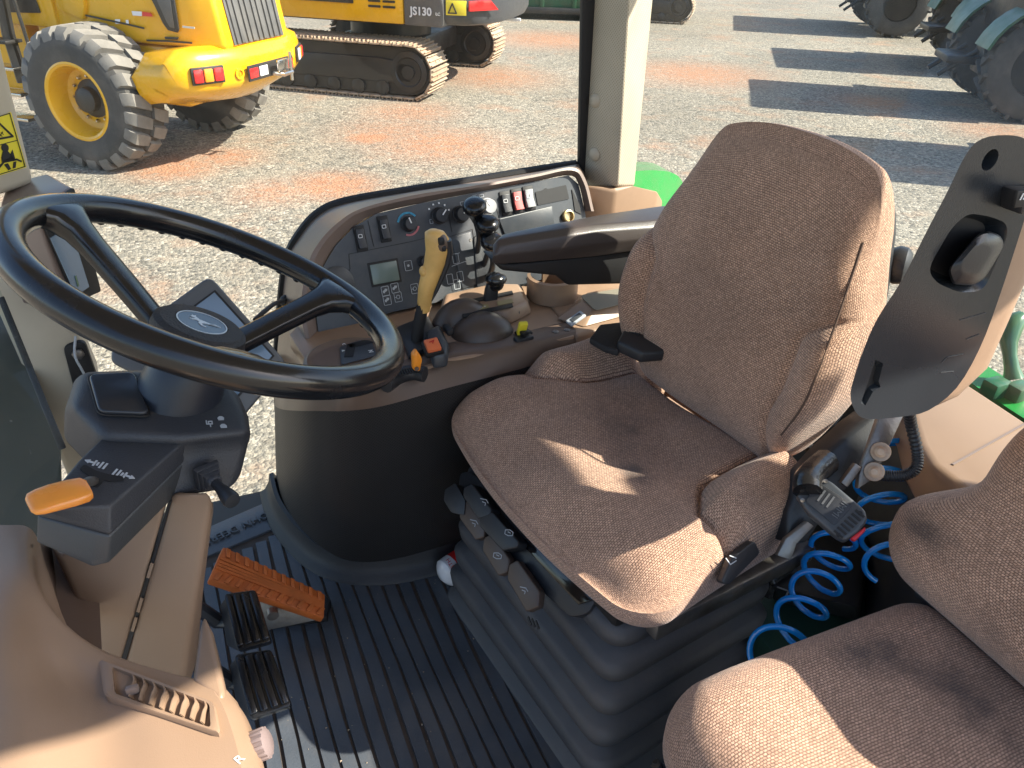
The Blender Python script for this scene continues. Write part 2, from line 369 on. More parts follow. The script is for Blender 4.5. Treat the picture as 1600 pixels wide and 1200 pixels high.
def cr(pts, n=8, closed=False):
    """Catmull-Rom through points"""
    pts = [Vector(p) for p in pts]; K = len(pts); o = []
    for i in range(K if closed else K-1):
        p0 = pts[(i-1) % K] if (closed or i > 0) else pts[0]*2-pts[1]
        p1 = pts[i]; p2 = pts[(i+1) % K]
        p3 = pts[(i+2) % K] if (closed or i < K-2) else pts[-1]*2-pts[-2]
        for k in range(n):
            t = k/n
            o.append(.5*((2*p1) + (p2-p0)*t + (2*p0-5*p1+4*p2-p3)*t*t + (3*p1-p0-3*p2+p3)*t**3))
    if not closed: o.append(pts[-1])
    return o
def roundpoly(pts, r, n=4):
    """round the corners of a 3-D polygon (planar)"""
    pts = [Vector(p) for p in pts]; K = len(pts); o = []
    for i in range(K):
        a, b, c = pts[i-1], pts[i], pts[(i+1) % K]; rr = r[i] if isinstance(r, (list, tuple)) else r
        d1 = (a-b); d2 = (c-b); q = min(rr, d1.length*.48, d2.length*.48)
        p1 = b+d1.normalized()*q; p2 = b+d2.normalized()*q
        for k in range(n+1):
            t = k/n; o.append(p1*(1-t)**2 + b*2*t*(1-t) + p2*t*t)
    return o
X3, Y3, Z3 = Vector((1, 0, 0)), Vector((0, 1, 0)), Vector((0, 0, 1))
GZ = -1.5
# ================================================================== SETTING
def ground_material():
    m = bpy.data.materials.new('gravel'); m.use_nodes = True; t = m.node_tree; b = t.nodes['Principled BSDF']; L = t.links.new
    tc = N(t, 'ShaderNodeTexCoord'); V = tc.outputs['Object']
    def vor(sc, feat='F1'):
        v = N(t, 'ShaderNodeTexVoronoi', feature=feat); v.inputs['Scale'].default_value = sc; L(V, v.inputs['Vector']); return v
    def noi(sc, de=6, ro=.55):
        n = N(t, 'ShaderNodeTexNoise'); n.inputs['Scale'].default_value = sc; n.inputs['Detail'].default_value = de; n.inputs['Roughness'].default_value = ro; L(V, n.inputs['Vector']); return n
    v1 = vor(30); v2 = vor(66)
    sp = N(t, 'ShaderNodeSeparateColor'); L(v1.outputs['Color'], sp.inputs[0])
    rp = N(t, 'ShaderNodeValToRGB'); e = rp.color_ramp.elements
    e[0].color = (.12, .112, .096, 1); e[1].color = (.42, .38, .315, 1); e[1].position = 1
    for p_, c_ in ((.25, (.205, .19, .157, 1)), (.55, (.265, .242, .198, 1)), (.8, (.31, .272, .213, 1))):
        k = e.new(p_); k.color = c_
    L(sp.outputs[0], rp.inputs[0])
    sp2 = N(t, 'ShaderNodeSeparateColor'); L(v2.outputs['Color'], sp2.inputs[0])
    r2 = N(t, 'ShaderNodeMapRange'); r2.inputs[3].default_value = .70; r2.inputs[4].default_value = 1.25; L(sp2.outputs[0], r2.inputs[0])
    mx = N(t, 'ShaderNodeMix', data_type='RGBA', blend_type='MULTIPLY'); mx.inputs[0].default_value = 1; L(rp.outputs[0], mx.inputs[6]); L(r2.outputs[0], mx.inputs[7])
    big = noi(.35, 5); r3 = N(t, 'ShaderNodeMapRange'); r3.inputs[1].default_value = .3; r3.inputs[2].default_value = .7; r3.inputs[3].default_value = .76; r3.inputs[4].default_value = 1.06; L(big.outputs['Fac'], r3.inputs[0])
    m2 = N(t, 'ShaderNodeMix', data_type='RGBA', blend_type='MULTIPLY'); m2.inputs[0].default_value = 1; L(mx.outputs[2], m2.inputs[6]); L(r3.outputs[0], m2.inputs[7])
    fn = noi(2.2, 7, .65); fr_ = N(t, 'ShaderNodeMapRange'); fr_.inputs[1].default_value = .48; fr_.inputs[2].default_value = .72; fr_.inputs[4].default_value = .55; L(fn.outputs['Fac'], fr_.inputs[0])
    mf = N(t, 'ShaderNodeMix', data_type='RGBA'); L(fr_.outputs[0], mf.inputs[0]); L(m2.outputs[2], mf.inputs[6]); mf.inputs[7].default_value = (.26, .225, .172, 1); m2 = mf
    # red earth showing through: broken noise patches plus the patches that lie where they lie
    spots = [(P(690, 225, z=GZ), .95, 1.0), (P(520, 290, z=GZ), .55, 1.25), (P(580, 215, z=GZ), .36, 1.5), (P(270, 262, z=GZ), .55, 1.2), (P(620, 205, z=GZ), .9, .7), (P(860, 62, z=GZ), 1.6, 1.0), (P(350, 245, z=GZ), .5, .9),
             (P(1090, 115, z=GZ), 1.5, 1.1), (P(770, 120, z=GZ), 1.2, .9), (P(640, 175, z=GZ), .8, .8), (P(1370, 160, z=GZ), .7, 1.0), (P(430, 300, z=GZ), .5, .8), (P(1560, 205, z=GZ), .8, .7)]
    acc = None
    for c, rad, amt in spots:
        d = N(t, 'ShaderNodeVectorMath', operation='DISTANCE'); L(V, d.inputs[0]); d.inputs[1].default_value = (c.x, c.y, 0)
        r = N(t, 'ShaderNodeMapRange', interpolation_type='SMOOTHSTEP'); r.inputs[1].default_value = 0; r.inputs[2].default_value = rad*1.5; r.inputs[3].default_value = amt; r.inputs[4].default_value = 0; L(d.outputs['Value'], r.inputs[0])
        if acc is None: acc = r.outputs[0]
        else:
            a = N(t, 'ShaderNodeMath', operation='MAXIMUM'); L(acc, a.inputs[0]); L(r.outputs[0], a.inputs[1]); acc = a.outputs[0]
    nb = noi(1.1, 7, .6); nb2 = N(t, 'ShaderNodeMapRange'); nb2.inputs[1].default_value = .53; nb2.inputs[2].default_value = .78; nb2.inputs[4].default_value = .75; L(nb.outputs['Fac'], nb2.inputs[0])
    a2 = N(t, 'ShaderNodeMath', operation='MAXIMUM'); L(acc, a2.inputs[0]); L(nb2.outputs[0], a2.inputs[1])
    nf = noi(9, 5, .7); mu = N(t, 'ShaderNodeMath', operation='MULTIPLY'); L(a2.outputs[0], mu.inputs[0]); rr = N(t, 'ShaderNodeMapRange'); rr.inputs[1].default_value = .3; rr.inputs[2].default_value = .65; rr.inputs[3].default_value = .2; rr.inputs[4].default_value = 1.1; L(nf.outputs['Fac'], rr.inputs[0]); L(rr.outputs[0], mu.inputs[1])
    cl = N(t, 'ShaderNodeClamp'); L(mu.outputs[0], cl.inputs[0]); cl.inputs[2].default_value = .84
    ne = noi(3, 6); er = N(t, 'ShaderNodeMix', data_type='RGBA'); L(ne.outputs['Fac'], er.inputs[0]); er.inputs[6].default_value = (.30, .122, .062, 1); er.inputs[7].default_value = (.42, .235, .14, 1)
    m3 = N(t, 'ShaderNodeMix', data_type='RGBA'); L(cl.outputs[0], m3.inputs[0]); L(m2.outputs[2], m3.inputs[6]); L(er.outputs[2], m3.inputs[7])
    L(m3.outputs[2], b.inputs['Base Color']); b.inputs['Roughness'].default_value = .9; b.inputs['Specular IOR Level'].default_value = .2
    h = N(t, 'ShaderNodeMath', operation='ADD'); L(v1.outputs['Distance'], h.inputs[0]); hv = N(t, 'ShaderNodeMath', operation='MULTIPLY'); L(v2.outputs['Distance'], hv.inputs[0]); hv.inputs[1].default_value = .5; L(hv.outputs[0], h.inputs[1])
    bp = N(t, 'ShaderNodeBump', invert=True); bp.inputs['Strength'].default_value = .6; bp.inputs['Distance'].default_value = .022
    L(h.outputs[0], bp.inputs['Height']); L(bp.outputs[0], b.inputs['Normal'])
    return m
b = B(); b.quad((-900, -900, GZ), (900, -900, GZ), (900, 900, GZ), (-900, 900, GZ))
b.out('gravel_ground', ground_material(), kind='structure', smooth=0, base=(0, 0, GZ))

# ================================================================== WHEEL LOADER
ra = Vector((.751, -.663, 0)).normalized(); aa = Vector((-ra.y, ra.x, 0))
LO0 = Vector((-.06, 10.55, GZ))
def LO(x, y, z): return LO0 + ra*x + aa*y + Z3*z
LAX = (ra, aa, Z3)
loader = thing('wheel_loader', 'yellow wheel loader with ribbed grey rear grille and chunky dusty tyres', 'wheel loader', LO0)
def make_tyre_bm(cx, y0, y1, R, rimr, lug=.05, nl=22):
    b = B(); w = (y1-y0); ym = (y0+y1)/2
    prof = [(rimr, -.5), (rimr+.05, -.52), ((R+rimr)/2, -.55), (R-.12, -.53), (R-.055, -.46), (R-.035, -.3), (R-.03, 0), (R-.035, .3), (R-.055, .46), (R-.12, .53), ((R+rimr)/2, .55), (rimr+.05, .52), (rimr, .5)]
    b.lathe(LO(cx, ym, R), aa, [(r, h*w) for r, h in prof], n=48, cap=False)
    car = b; b = B(); C0 = LO(cx, ym, R)
    for sd in (-1, 1):
        for k in range(nl):
            a0 = 2*math.pi*(k + (.5 if sd > 0 else 0))/nl
            loops = []
            # lug from the sidewall shoulder over the tread to past the centre, swept back
            for (hw, rad, sw, half) in ((.535, R-.16, 0, .085), (.52, R-.05, .01, .105), (.44, R+.006, .03, .112), (.25, R+.012, .08, .115), (.03, R+.012, .15, .10)):
                th = a0 - sw*sd
                rr_in = rad-.07
                pts = []
                for (dth, q) in ((-half, rr_in), (-half*.8, rad), (half*.8, rad), (half, rr_in)):
                    t_ = th + dth; pts.append(C0 + aa*(sd*hw*w) + ra*(q*math.sin(t_)) + Z3*(q*math.cos(t_)))
                loops.append(pts)
            b.loft(loops)
    return car, b
for nm, ya, yb, sgn in (('near', -1.24, -.70, -1), ('far', .70, 1.24, 1)):
    car, lug = make_tyre_bm(0, ya, yb, .73, .37); wh = car.out('wheel', tyre, loader, smooth=35); lug.out('tread', tread, wh, smooth=35, kind='stuff')
    b = B(); o = LO(0, (ya+yb)/2, .73); yo = .27
    b.lathe(o, aa*sgn, [(.375, .20), (.405, .255), (.41, .275), (.385, .285), (.36, .27), (.34, .20), (.315, .06), (.27, .03), (.25, .03), (.13, .035), (.13, -.05)], n=40, cap=False)
    b.out('rim', ly, wh)
    b = B()
    b.lathe(o, aa*sgn, [(.20, .036), (.20, .05), (.13, .075), (.13, .16), (.10, .18), (.0, .18)], n=24)
    b.out('hub', mach, wh)
    b = B()
    for k in range(12):
        a_ = 2*math.pi*k/12; b.lathe(o + (ra*math.cos(a_)+Z3*math.sin(a_))*.235, aa*sgn, [(.02, .03), (.02, .065), (.012, .075), (0, .075)], n=6)
    b.out('wheel_nut', chrome, wh, kind='stuff')
# rear counterweight
b = B(); loops = []
for i in range(19):
    u = -1 + 2*i/18; y = u*1.12; e = max(0, abs(u)-.86)/.14; k = 1 - .45*e*e
    xr = 1.60 - .32*abs(u)**2.2
    zb = .70 + .16*abs(u)**2; zc = 1.02
    pts = [(.62, 1.0), (.80, 1.25), (1.15, 1.30), (xr-.16, 1.31), (xr-.04, 1.27), (xr, 1.17), (xr-.01, .95), (xr-.07, .87), (xr-.35, zb), (.95, zb-.06), (.70, .72)]
    loops.append([LO(1.0+(x-1.0)*(1-.12*e*e), y, zc+(z-zc)*k) for x, z in pts])
b.loft(loops)
b.out('counterweight', ly, loader, smooth=62)
def xrear(y): return 1.60 - .32*abs(y/1.12)**2.2
def rear_frame(y, z, h=.012):
    d = .32*2.2*abs(y/1.12)**1.2/1.12*(1 if y > 0 else -1)
    n = (ra + aa*d).normalized(); e = (aa - ra*d).normalized()
    return LO(xrear(y), y, z) + n*h, e, n
for y0, cols in ((-.86, (redl, orgl, redl)), (.86, (whl, orgl, redl))):
    o, e, n = rear_frame(y0, 1.06, .004)
    b = B(); b.box(o, (.36, .17, .03), (e, Z3, n), r=.008); hl = b.out('tail_light', mach, loader)
    for k, mm in enumerate(cols):
        b = B(); b.box(o + e*(k-1)*.112 + n*.02, (.10, .13, .03), (e, Z3, n), r=.015); b.out('lens', mm, hl)
o, e, n = rear_frame(0, 1.02, .004)
b = B(); b.box(o, (.86, .16, .02), (e, Z3, n), r=.005); pl = b.out('marker_plate', mach, loader)
for k, (du, mm) in enumerate(((-.34, redl), (-.16, whl), (.22, whl), (.36, redl))):
    b = B(); b.box(o + e*du + n*.012, (.15 if k in (0, 1) else .12, .10, .01), (e, Z3, n), r=.003); b.out('reflector', mm, pl)
b = B()
b.tube([o + e*.0 + n*.02 - Z3*.05, o + e*.0 + n*.16 - Z3*.06, o + e*.16 + n*.16 - Z3*.05, o + e*.16 + n*.02 - Z3*.03], .022, n=8)
b.box(o + e*.08 + n*.10 + Z3*.03, (.2, .03, .12), (e, n, Z3), r=.01); b.lathe(o + e*.16 + n*.15 - Z3*.14, Z3, [(.02, 0), (.02, .3)], n=10)
b.out('tow_pin', chrome, loader)
for y0 in (-.5, .5):
    o, e, n = rear_frame(y0, 1.03, .001); b = B(); b.lathe(o, n, [(.055, 0), (.055, .012), (.038, .014), (.034, -.0), (0, .0)], n=20); b.out('lifting_eye', ly, loader)
# hood
b = B()
prof = [(1.50, -.60), (1.50, .60), (1.10, .68), (-.9, .68), (-.9, -.68), (1.10, -.68)]
b.loft([[LO(x, y, 1.27) for x, y in prof], [LO(x-(.10 if x > 1.3 else 0), y*.985, 1.9) for x, y in prof], [LO(x-(.24 if x > 1.3 else 0), y*.92, 2.5) for x, y in prof]], r=.05, seg=3, ang=20)
hood = b.out('engine_hood', ly, loader)
# grille of vertical ribs on the hood's rear face
g0 = LO(1.506, 0, 1.30); gn = (ra + Z3*.16).normalized(); gu = (Z3 - ra*.16).normalized()
b = B(); b.box(g0 + gu*.45, (.92, .9, .012), (aa, gu, gn), r=.004); gb = b.out('grille_panel', grill, loader)
for k in range(9):
    b = B(); u = -.40 + k*.10; b.box(g0 + gu*.45 + aa*u + gn*.014, (.045 if k % 2 == 0 else .07, .88, .022), (aa, gu, gn), r=.006); b.out('grille_rib', grill, gb)
b = B(); b.box(g0 + gu*.52 + gn*.03, (.17, .13, .006), (aa, gu, gn), r=.002); st = b.out('sticker', yellowm, loader)
b = B(); b.lathe(g0 + gu*.53 + gn*.034, gn, [(.03, 0), (.03, .002), (0, .002)], n=12); b.out('print', mach, st)
# side details of hood (plane y=-.70)
sp = Pl(LO(0, -.694, 1.5), ra, -aa)
def sidepoly(b, pts, vec=.012, r=.004, off=0.0, pl=None):
    q = [(pl or sp).hit(x, y) + (pl or sp).n*off for x, y in pts]; b.prism(q, (pl or sp).n*vec, r=r); return b
b = B(); sidepoly(b, [(232, -12), (243, 8), (256, 36), (264, 47), (279, 51), (281, 46), (272, -12)], .02, .006); wf = b.out('side_grille_frame', mach, loader)
b = B(); sidepoly(b, [(243, -12), (250, 5), (263, 34), (268, 42), (275, 44), (267, -12)], .008, .002, .02); b.out('mesh', grill, wf)
b = B(); sidepoly(b, [(206, 17), (222, 18), (222, 25), (208, 24)], .004, 0, .002); b.out('white_reflector', whl, loader)
b = B(); sidepoly(b, [(223, 18), (236, 20), (239, 26), (223, 25)], .004, 0, .002); b.out('red_reflector', redl, loader)
b = B(); sidepoly(b, [(180, 30), (188, 30), (188, 37), (181, 37)], .004, 0, .002); sidepoly(b, [(197, 31), (201, 31), (202, 39), (198, 39)], .004, 0, .002); b.out('label_plate', whl, loader)
b = B(); sidepoly(b, [(259, 57), (280, 58), (279, 62), (260, 61)], .02, .004, .002); b.out('door_catch', mach, loader)
b = B(); sidepoly(b, [(286, 40), (305, 42), (305, 45), (286, 43)], .006, 0, .006, Pl(LO(0, -.70, 1.5), ra, -aa)); b.out('name_print', silver, loader)
b = B()
for q in ([(135, 24), (200, 38), (225, 44)], [(230, 63), (262, 64), (300, 67)]):
    p_ = [sp.hit(*k) + sp.n*.003 for k in q]; b.strip(p_, .018, sp.n, .004)
b.out('panel_seam', mach, loader)
# chassis, cab side, mudguard, steps
b = B(); b.box(LO(.0, 0, .95), (1.9, 1.25, .62), LAX, r=.06); b.box(LO(-1.6, 0, .85), (2.0, .9, .5), LAX, r=.05); b.out('chassis', ly, loader)
b = B(); b.box(LO(0, 0, .73), (.35, 1.5, .35), LAX, r=.1); b.out('rear_axle', mach, loader)
b = B(); b.loft([[LO(x, y, z) for x, y in ((-.55, -.72), (-.55, .72), (-1.9, .72), (-1.9, -.72))] for z in (1.35, 3.2)], r=.05); b.out('cab', ly, loader)
b = B(); b.prism([LO(-.72, -.745, 1.5), LO(-.95, -.745, 3.1), LO(-1.75, -.745, 3.1), LO(-1.85, -.745, 1.45)], aa*.02, r=.01); b.out('cab_window', mach, loader)
b = B(); b.tube([LO(-1.0, -.95, .8), LO(-1.02, -.95, 1.3), LO(-.92, -.93, 2.3)], .07, n=6); b.out('cab_post', mach, loader)
b = B(); b.tube([LO(-.78, -.93, .9), LO(-.80, -.95, 1.6), LO(-.86, -.95, 2.4)], .02, n=6); b.out('handrail', mach, loader)
for k in range(4):
    b = B(); b.box(LO(-1.12, -1.0, .42+.27*k), (.42, .22, .035), LAX, r=.008); b.out('step', chrome if k < 3 else mach, loader)
b = B(); b.loft([[LO(x, y, z) for x, y in ((-2.4, -.55), (-1.2, -.55), (-1.2, .55), (-2.4, .55))] for z in (.6, 1.5)], r=.05)
b.out('front_frame', ly, loader)
b = B(); b.prism([LO(-.5, -.72, 1.55), LO(-.18, -.72, 1.46), LO(-.12, -.72, 1.6), LO(-.1, -.72, 2.2), LO(-.4, -.72, 2.2)], aa*.1, r=.02); b.out('fuel_tank', ly, loader)
b = B(); b.prism([LO(.86, -.86, 1.17), LO(.95, -.86, 1.14), LO(1.0, -.86, .98), LO(.95, -.86, 1.0)], aa*-.03, r=.006); b.out('bracket', ly, loader)

# ================================================================== CRAWLER EXCAVATORS
te = Vector((.78, -.62, 0)).normalized(); pe = Vector((-te.y, te.x, 0)); EAX = (te, pe, Z3)
shoe_mesh = None
def crawler(root, O, y0, length, parentname='crawler_track', W_=.72, H_=.84):
    """one track: rubber-black side frame, sprocket end and separate steel shoes; y0 = near side"""
    global shoe_mesh
    def E(x, y, z): return O + te*x + pe*y + Z3*z
    rr = H_/2-.05; xe = -.50
    b = B()
    loop = []
    for k in range(13): a = math.pi/2 - math.pi*k/12; loop.append((xe + rr*.93*math.cos(a), .42 + rr*.93*math.sin(a)))
    for k in range(13): a = -math.pi/2 - math.pi*k/12; loop.append((xe-length + rr*.93*math.cos(a), .42 + rr*.93*math.sin(a)))
    b.prism([E(x, y0+.10, z) for x, z in loop], pe*(W_-.2))
    b.prism([E(x, y0+.06, z) for x, z in ((xe+.05, .25), (xe+.05, .55), (xe-.5, .6), (xe-length, .6), (xe-length, .25))], pe*.1, r=.03)
    tr = b.out(parentname, mach, root)
    b = B(); b.lathe(E(xe, y0+.09, .42), -pe, [(.30, 0), (.30, .03), (.22, .05), (.20, .03), (.10, .03), (.10, .07), (0, .07)], n=24); b.out('idler_wheel', mach, tr)
    b = B()
    for k in range(6): b.lathe(E(xe-.45-k*.42, y0+.10, .16), -pe, [(.11, 0), (.11, .05), (.05, .07), (0, .07)], n=14)
    b.out('track_roller', mach, tr, kind='stuff')
    if shoe_mesh is None:
        b = B(); b.box((0, 0, .012), (.175, W_, .024), r=.004)
        for u in (-.07, .0, .07): b.box((u, 0, .038), (.018, W_*.98, .036), r=.003)
        b.box((.035, .08, .026), (.03, .03, .016)); b.box((.035, -.08, .026), (.03, .03, .016))
        o = b.out('track_shoe', track, None); shoe_mesh = o.data; bpy.data.objects.remove(o)
    # shoes round the loop
    per = 2*length + 2*math.pi*rr; n = int(per/.185); ob = []
    for k in range(n):
        s = per*k/n
        if s < length: x, z, th = xe-length+s, .42+rr, 0
        elif s < length+math.pi*rr: a = (s-length)/rr; x, z, th = xe+rr*math.sin(a), .42+rr*math.cos(a), a
        elif s < 2*length+math.pi*rr: x, z, th = xe-(s-length-math.pi*rr), .42-rr, math.pi
        else: a = (s-2*length-math.pi*rr)/rr; x, z, th = xe-length-rr*math.sin(a), .42-rr*math.cos(a), math.pi+a
        o = bpy.data.objects.new('track_shoe', shoe_mesh); COL.objects.link(o); o.parent = tr
        ex = te*math.cos(th) - Z3*math.sin(th); ez = te*math.sin(th) + Z3*math.cos(th)
        mm = Matrix((ex, pe, ez)).transposed().to_4x4(); mm.translation = E(x, y0+W_/2, z) - Vector(root.location); o.matrix_local = mm
    return tr
EO = Vector((3.88, 11.90, GZ))
def EX(x, y, z): return EO + te*x + pe*y + Z3*z
exc = thing('excavator', 'yellow and black crawler excavator with dusty steel tracks behind the wheel loader', 'excavator', EO)
crawler(exc, EO, 0, 2.6); crawler(exc, EO, 3.35, 2.6)
b = B(); b.box(EX(-1.6, 2.05, .55), (1.5, 2.7, .35), EAX, r=.06); b.lathe(EX(-1.6, 2.0, .7), Z3, [(.7, 0), (.7, .35), (.0, .35)], n=32); b.out('undercarriage', mach, exc)
b = B(); b.box(EX(-2.3, 1.9, 1.12), (3.4, 3.2, .14), EAX, r=.03); b.out('deck', mach, exc)
b = B(); b.loft([[EX(x, y, z) for x, y in ((-4.2, .22), (-.62, .22), (-.62, 1.1), (-4.2, 1.1))] for z in (1.07, 1.22, 2.3)], r=.03)
sdp = b.out('side_body', ly, exc)
b = B(); b.box(EX(-1.95, .205, 1.55), (1.05, .03, .46), EAX, r=.01); b.out('side_door', mach, exc)
b = B()
for cx in (-1.08, -.84):
    for k in range(6): b.box(EX(cx, .205, 1.30+.075*k), (.20, .02, .032), EAX, r=.006)
b.out('vent_slot', mach, exc)
b = B(); b.box(EX(-.30, .75, 1.55), (.62, 1.06, .98), EAX, r=.03); b.out('dark_panel', grill, exc)
o_ = EX(-.30, .212, 1.265)
b = B(); text_bm(b, 'JS130', o_ - te*.03, te, Z3, .155, .006, bold=.004); text_bm(b, 'LC', o_ + te*.24 - Z3*.02, te, Z3, .06, .006); b.out('lettering', white, exc)
b = B(); b.lathe(EX(-.28, .216, 1.52), -pe, [(.09, 0), (.09, .006), (0, .006)], n=20); b.out('round_badge', silver, exc)
b = B(); loops = []
for z, s_ in ((1.06, .80), (1.10, .94), (1.2, 1.0), (1.6, 1.0), (2.2, .96)):
    l = []
    for k in range(25):
        a = -math.pi/2 + math.pi*k/24; l.append(EX(-.05 + .80*s_*max(0, math.cos(a))**.75, 1.9 + 1.62*s_*math.copysign(abs(math.sin(a))**.8, math.sin(a)), z))
    loops.append(l)
b.loft(loops, closed=True)
b.out('counterweight', panelb, exc)
b = B(); b.prism([EX(.06, .245, 1.24), EX(.06, .245, 1.44), EX(.36, .30, 1.44), EX(.36, .30, 1.24)], pe*-.012, r=.003); st = b.out('warning_sticker', yellowm, exc)
b = B(); tri = [EX(.10, .235, 1.27), EX(.22, .255, 1.27), EX(.16, .245, 1.40)]; b.strip(tri, .018, -pe, .012, closed=True); b.out('print', mach, st)
b = B(); b.prism([EX(.385, .31, 1.30), EX(.385, .31, 1.44), EX(.62, .62, 1.44), EX(.70, .78, 1.30)], te*.03 - pe*.02, r=.006); b.out('red_reflector', redl, exc)
b = B(); b.box(EX(.25, 2.2, 1.02), (.9, .05, .05), EAX, r=.01); b.out('brush_bar', whl, exc)

EO2 = P(1085, 40, z=GZ)
exc2 = thing('excavator', 'far black machine on steel crawler tracks at top edge right of pillar', 'excavator', EO2)
crawler(exc2, EO2, 0, 2.6); 
b = B(); b.box(EO2 + te*-1.8 + pe*1.5 + Z3*1.25, (3.2, 2.6, .35), EAX, r=.05); b.out('deck', mach, exc2)
b = B(); b.box(EO2 + te*-1.8 + pe*1.5 + Z3*2.0, (3.0, 2.4, 1.2), EAX, r=.1); b.out('engine_cover', ly, exc2)

# far green machine body behind
GO = P(790, 30, z=GZ); cfh = Vector((math.sin(YAW), math.cos(YAW), 0)); crh = Vector((math.cos(YAW), -math.sin(YAW), 0))
gt = thing('trailer', 'far green ribbed trailer body standing behind the excavator at top edge', 'trailer', GO)
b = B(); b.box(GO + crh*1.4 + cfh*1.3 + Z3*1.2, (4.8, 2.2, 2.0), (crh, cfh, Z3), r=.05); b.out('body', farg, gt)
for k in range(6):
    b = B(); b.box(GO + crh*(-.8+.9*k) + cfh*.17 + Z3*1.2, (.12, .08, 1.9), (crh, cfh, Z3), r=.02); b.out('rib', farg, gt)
b = B(); b.box(GO + crh*1.4 + cfh*.15 + Z3*.24, (4.8, .12, .16), (crh, cfh, Z3), r=.02); b.out('skirt_rail', mach, gt)
b = B(); 
for k in (.2, 3.2): b.lathe(GO + crh*k + cfh*.35 + Z3*.32, -cfh, [(.32, -.2), (.32, .02), (.2, .05), (0, .05)], n=24)
b.out('wheel', tyre, gt)

# ================================================================== PARKED TRACTORS (their shadows reach the picture)
tx = (crh*.97 + cfh*-.22).normalized(); ty = Vector((-tx.y, tx.x, 0)); TAX = (tx, ty, Z3)
def big_wheel(root, c, R, w, n_l=18):
    b = B(); prof = [(R*.52, -.5), (R*.6, -.53), (R*.85, -.53), (R*.93, -.45), (R*.95, 0), (R*.93, .45), (R*.85, .53), (R*.6, .53), (R*.52, .5)]
    b.lathe(c, ty, [(r, h*w) for r, h in prof], n=36, cap=False)
    for sd_ in (-1, 1):
        for k in range(n_l):
            a0 = 2*math.pi*(k+(.5 if sd_ > 0 else 0))/n_l; loops = []
            for hw, sw in ((.53, 0), (.3, .10), (.02, .2)):
                t_ = a0-sw; loops.append([c + ty*(sd_*hw*w) + tx*(q*math.sin(t_+d)) + Z3*(q*math.cos(t_+d)) for d, q in ((-.04, R*.9), (-.03, R), (.03, R), (.04, R*.9))])
            b.loft(loops)
    wh = b.out('wheel', tyre, root)
    b = B()
    for sd_ in (-1, 1): b.lathe(c, ty*sd_, [(R*.54, w*.38), (R*.56, w*.46), (R*.5, w*.46), (R*.46, w*.2), (R*.2, w*.15), (R*.18, w*.3), (0, w*.3)], n=28)
    b.out('rim', mach, wh)
def parked_tractor(O, label, wsc=1.0, rr=.80):
    t = thing('tractor', label, 'tractor', O, 'dark tractors parked in a row')
    def T(x, y, z): return O + tx*x + ty*y*wsc + Z3*z
    for y in (.25, 1.95): big_wheel(t, T(.8, y, rr), rr, .5)
    for y in (.3, 1.9): big_wheel(t, T(3.3, y, .55), .55, .38, 14)
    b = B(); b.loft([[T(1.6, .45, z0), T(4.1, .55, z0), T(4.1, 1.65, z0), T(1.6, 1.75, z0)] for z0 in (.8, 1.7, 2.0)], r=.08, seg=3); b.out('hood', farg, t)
    b = B(); b.box(T(2.0, 1.1, .75), (3.6, .5, .45), TAX, r=.06); b.box(T(.8, 1.1, .8), (.3, 1.6, .3), TAX, r=.05); b.out('chassis', mach, t)
    b = B(); b.loft([[T(.35, .15, z0), T(1.7, .15, z0), T(1.7, 2.05, z0), T(.35, 2.05, z0)] for z0 in (1.2, 2.9)], r=.06); b.out('cab', mach, t)
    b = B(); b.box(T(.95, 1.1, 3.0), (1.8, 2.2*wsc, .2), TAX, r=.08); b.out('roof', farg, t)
    for y in (.25, 1.95):
        b = B(); b.loft([[T(.8+(rr+.10)*math.sin(a), y+dy, rr+(rr+.10)*math.cos(a)) for dy in (-.3, .3)] + [T(.8+(rr+.06)*math.sin(a), y+dy, rr+(rr+.06)*math.cos(a)) for dy in (.3, -.3)] for a in [R_(-75+12*k) for k in range(12)]]); b.out('fender', farg, t)
    b = B(); b.box(T(-.1, 1.1, .75), (.5, .9, .12), TAX, r=.03); b.tube([T(-.4, .8, .5), T(.1, .8, .9)], .04, n=8); b.tube([T(-.4, 1.4, .5), T(.1, 1.4, .9)], .04, n=8); b.out('hitch', mach, t)
    return t
parked_tractor(P(1345, 58, z=GZ) , 'farthest dark tractor of the row, at the top edge of the picture', 1.8)
parked_tractor(P(1478, 120, z=GZ), 'middle dark tractor of the row beyond the rear glass', 1.35)
parked_tractor(P(1512, 188, z=GZ), 'nearest visible dark tractor of the row, above the raised armrest', 1.2)
parked_tractor(P(1790, 310, z=GZ), 'tractor right of the picture edge whose shadow falls behind the seat')
# ================================================================== CAB SHELL
cab = thing('tractor_cab', 'tractor cab seen from its open door, cream posts, glass all round', 'tractor cab', (.4, .7, 0))
def wdep(p): return (Vector(p)-CC).dot(CF)
def mpp(p): return wdep(p)/FPX          # metres per photo pixel at that point
b = B(); b.box((.35, .66, -.045), (1.75, 1.56, .05), r=.005); b.out('floor_pan', deep, cab)
b = B(); b.box((.90, .42, .08), (.42, .84, .16), r=.006); b.out('rear_floor', greend, cab)
b = B(); b.prism(roundpoly([Vector(p) for p in ((-.62, -.20, 1.6), (.94, -.14, 1.6), (1.06, -.105, 1.6), (1.48, -.09, 1.6), (1.55, .07, 1.6), (1.43, .54, 1.6), (1.42, 1.52, 1.6), (-.62, 1.52, 1.6))], [.1, .2, .1, .06, .1, .2, .1, .1]), (0, 0, .12), r=.02); b.out('roof', cream, cab)  # roof is out of view; outline shaped so sun patches fall inside the cab
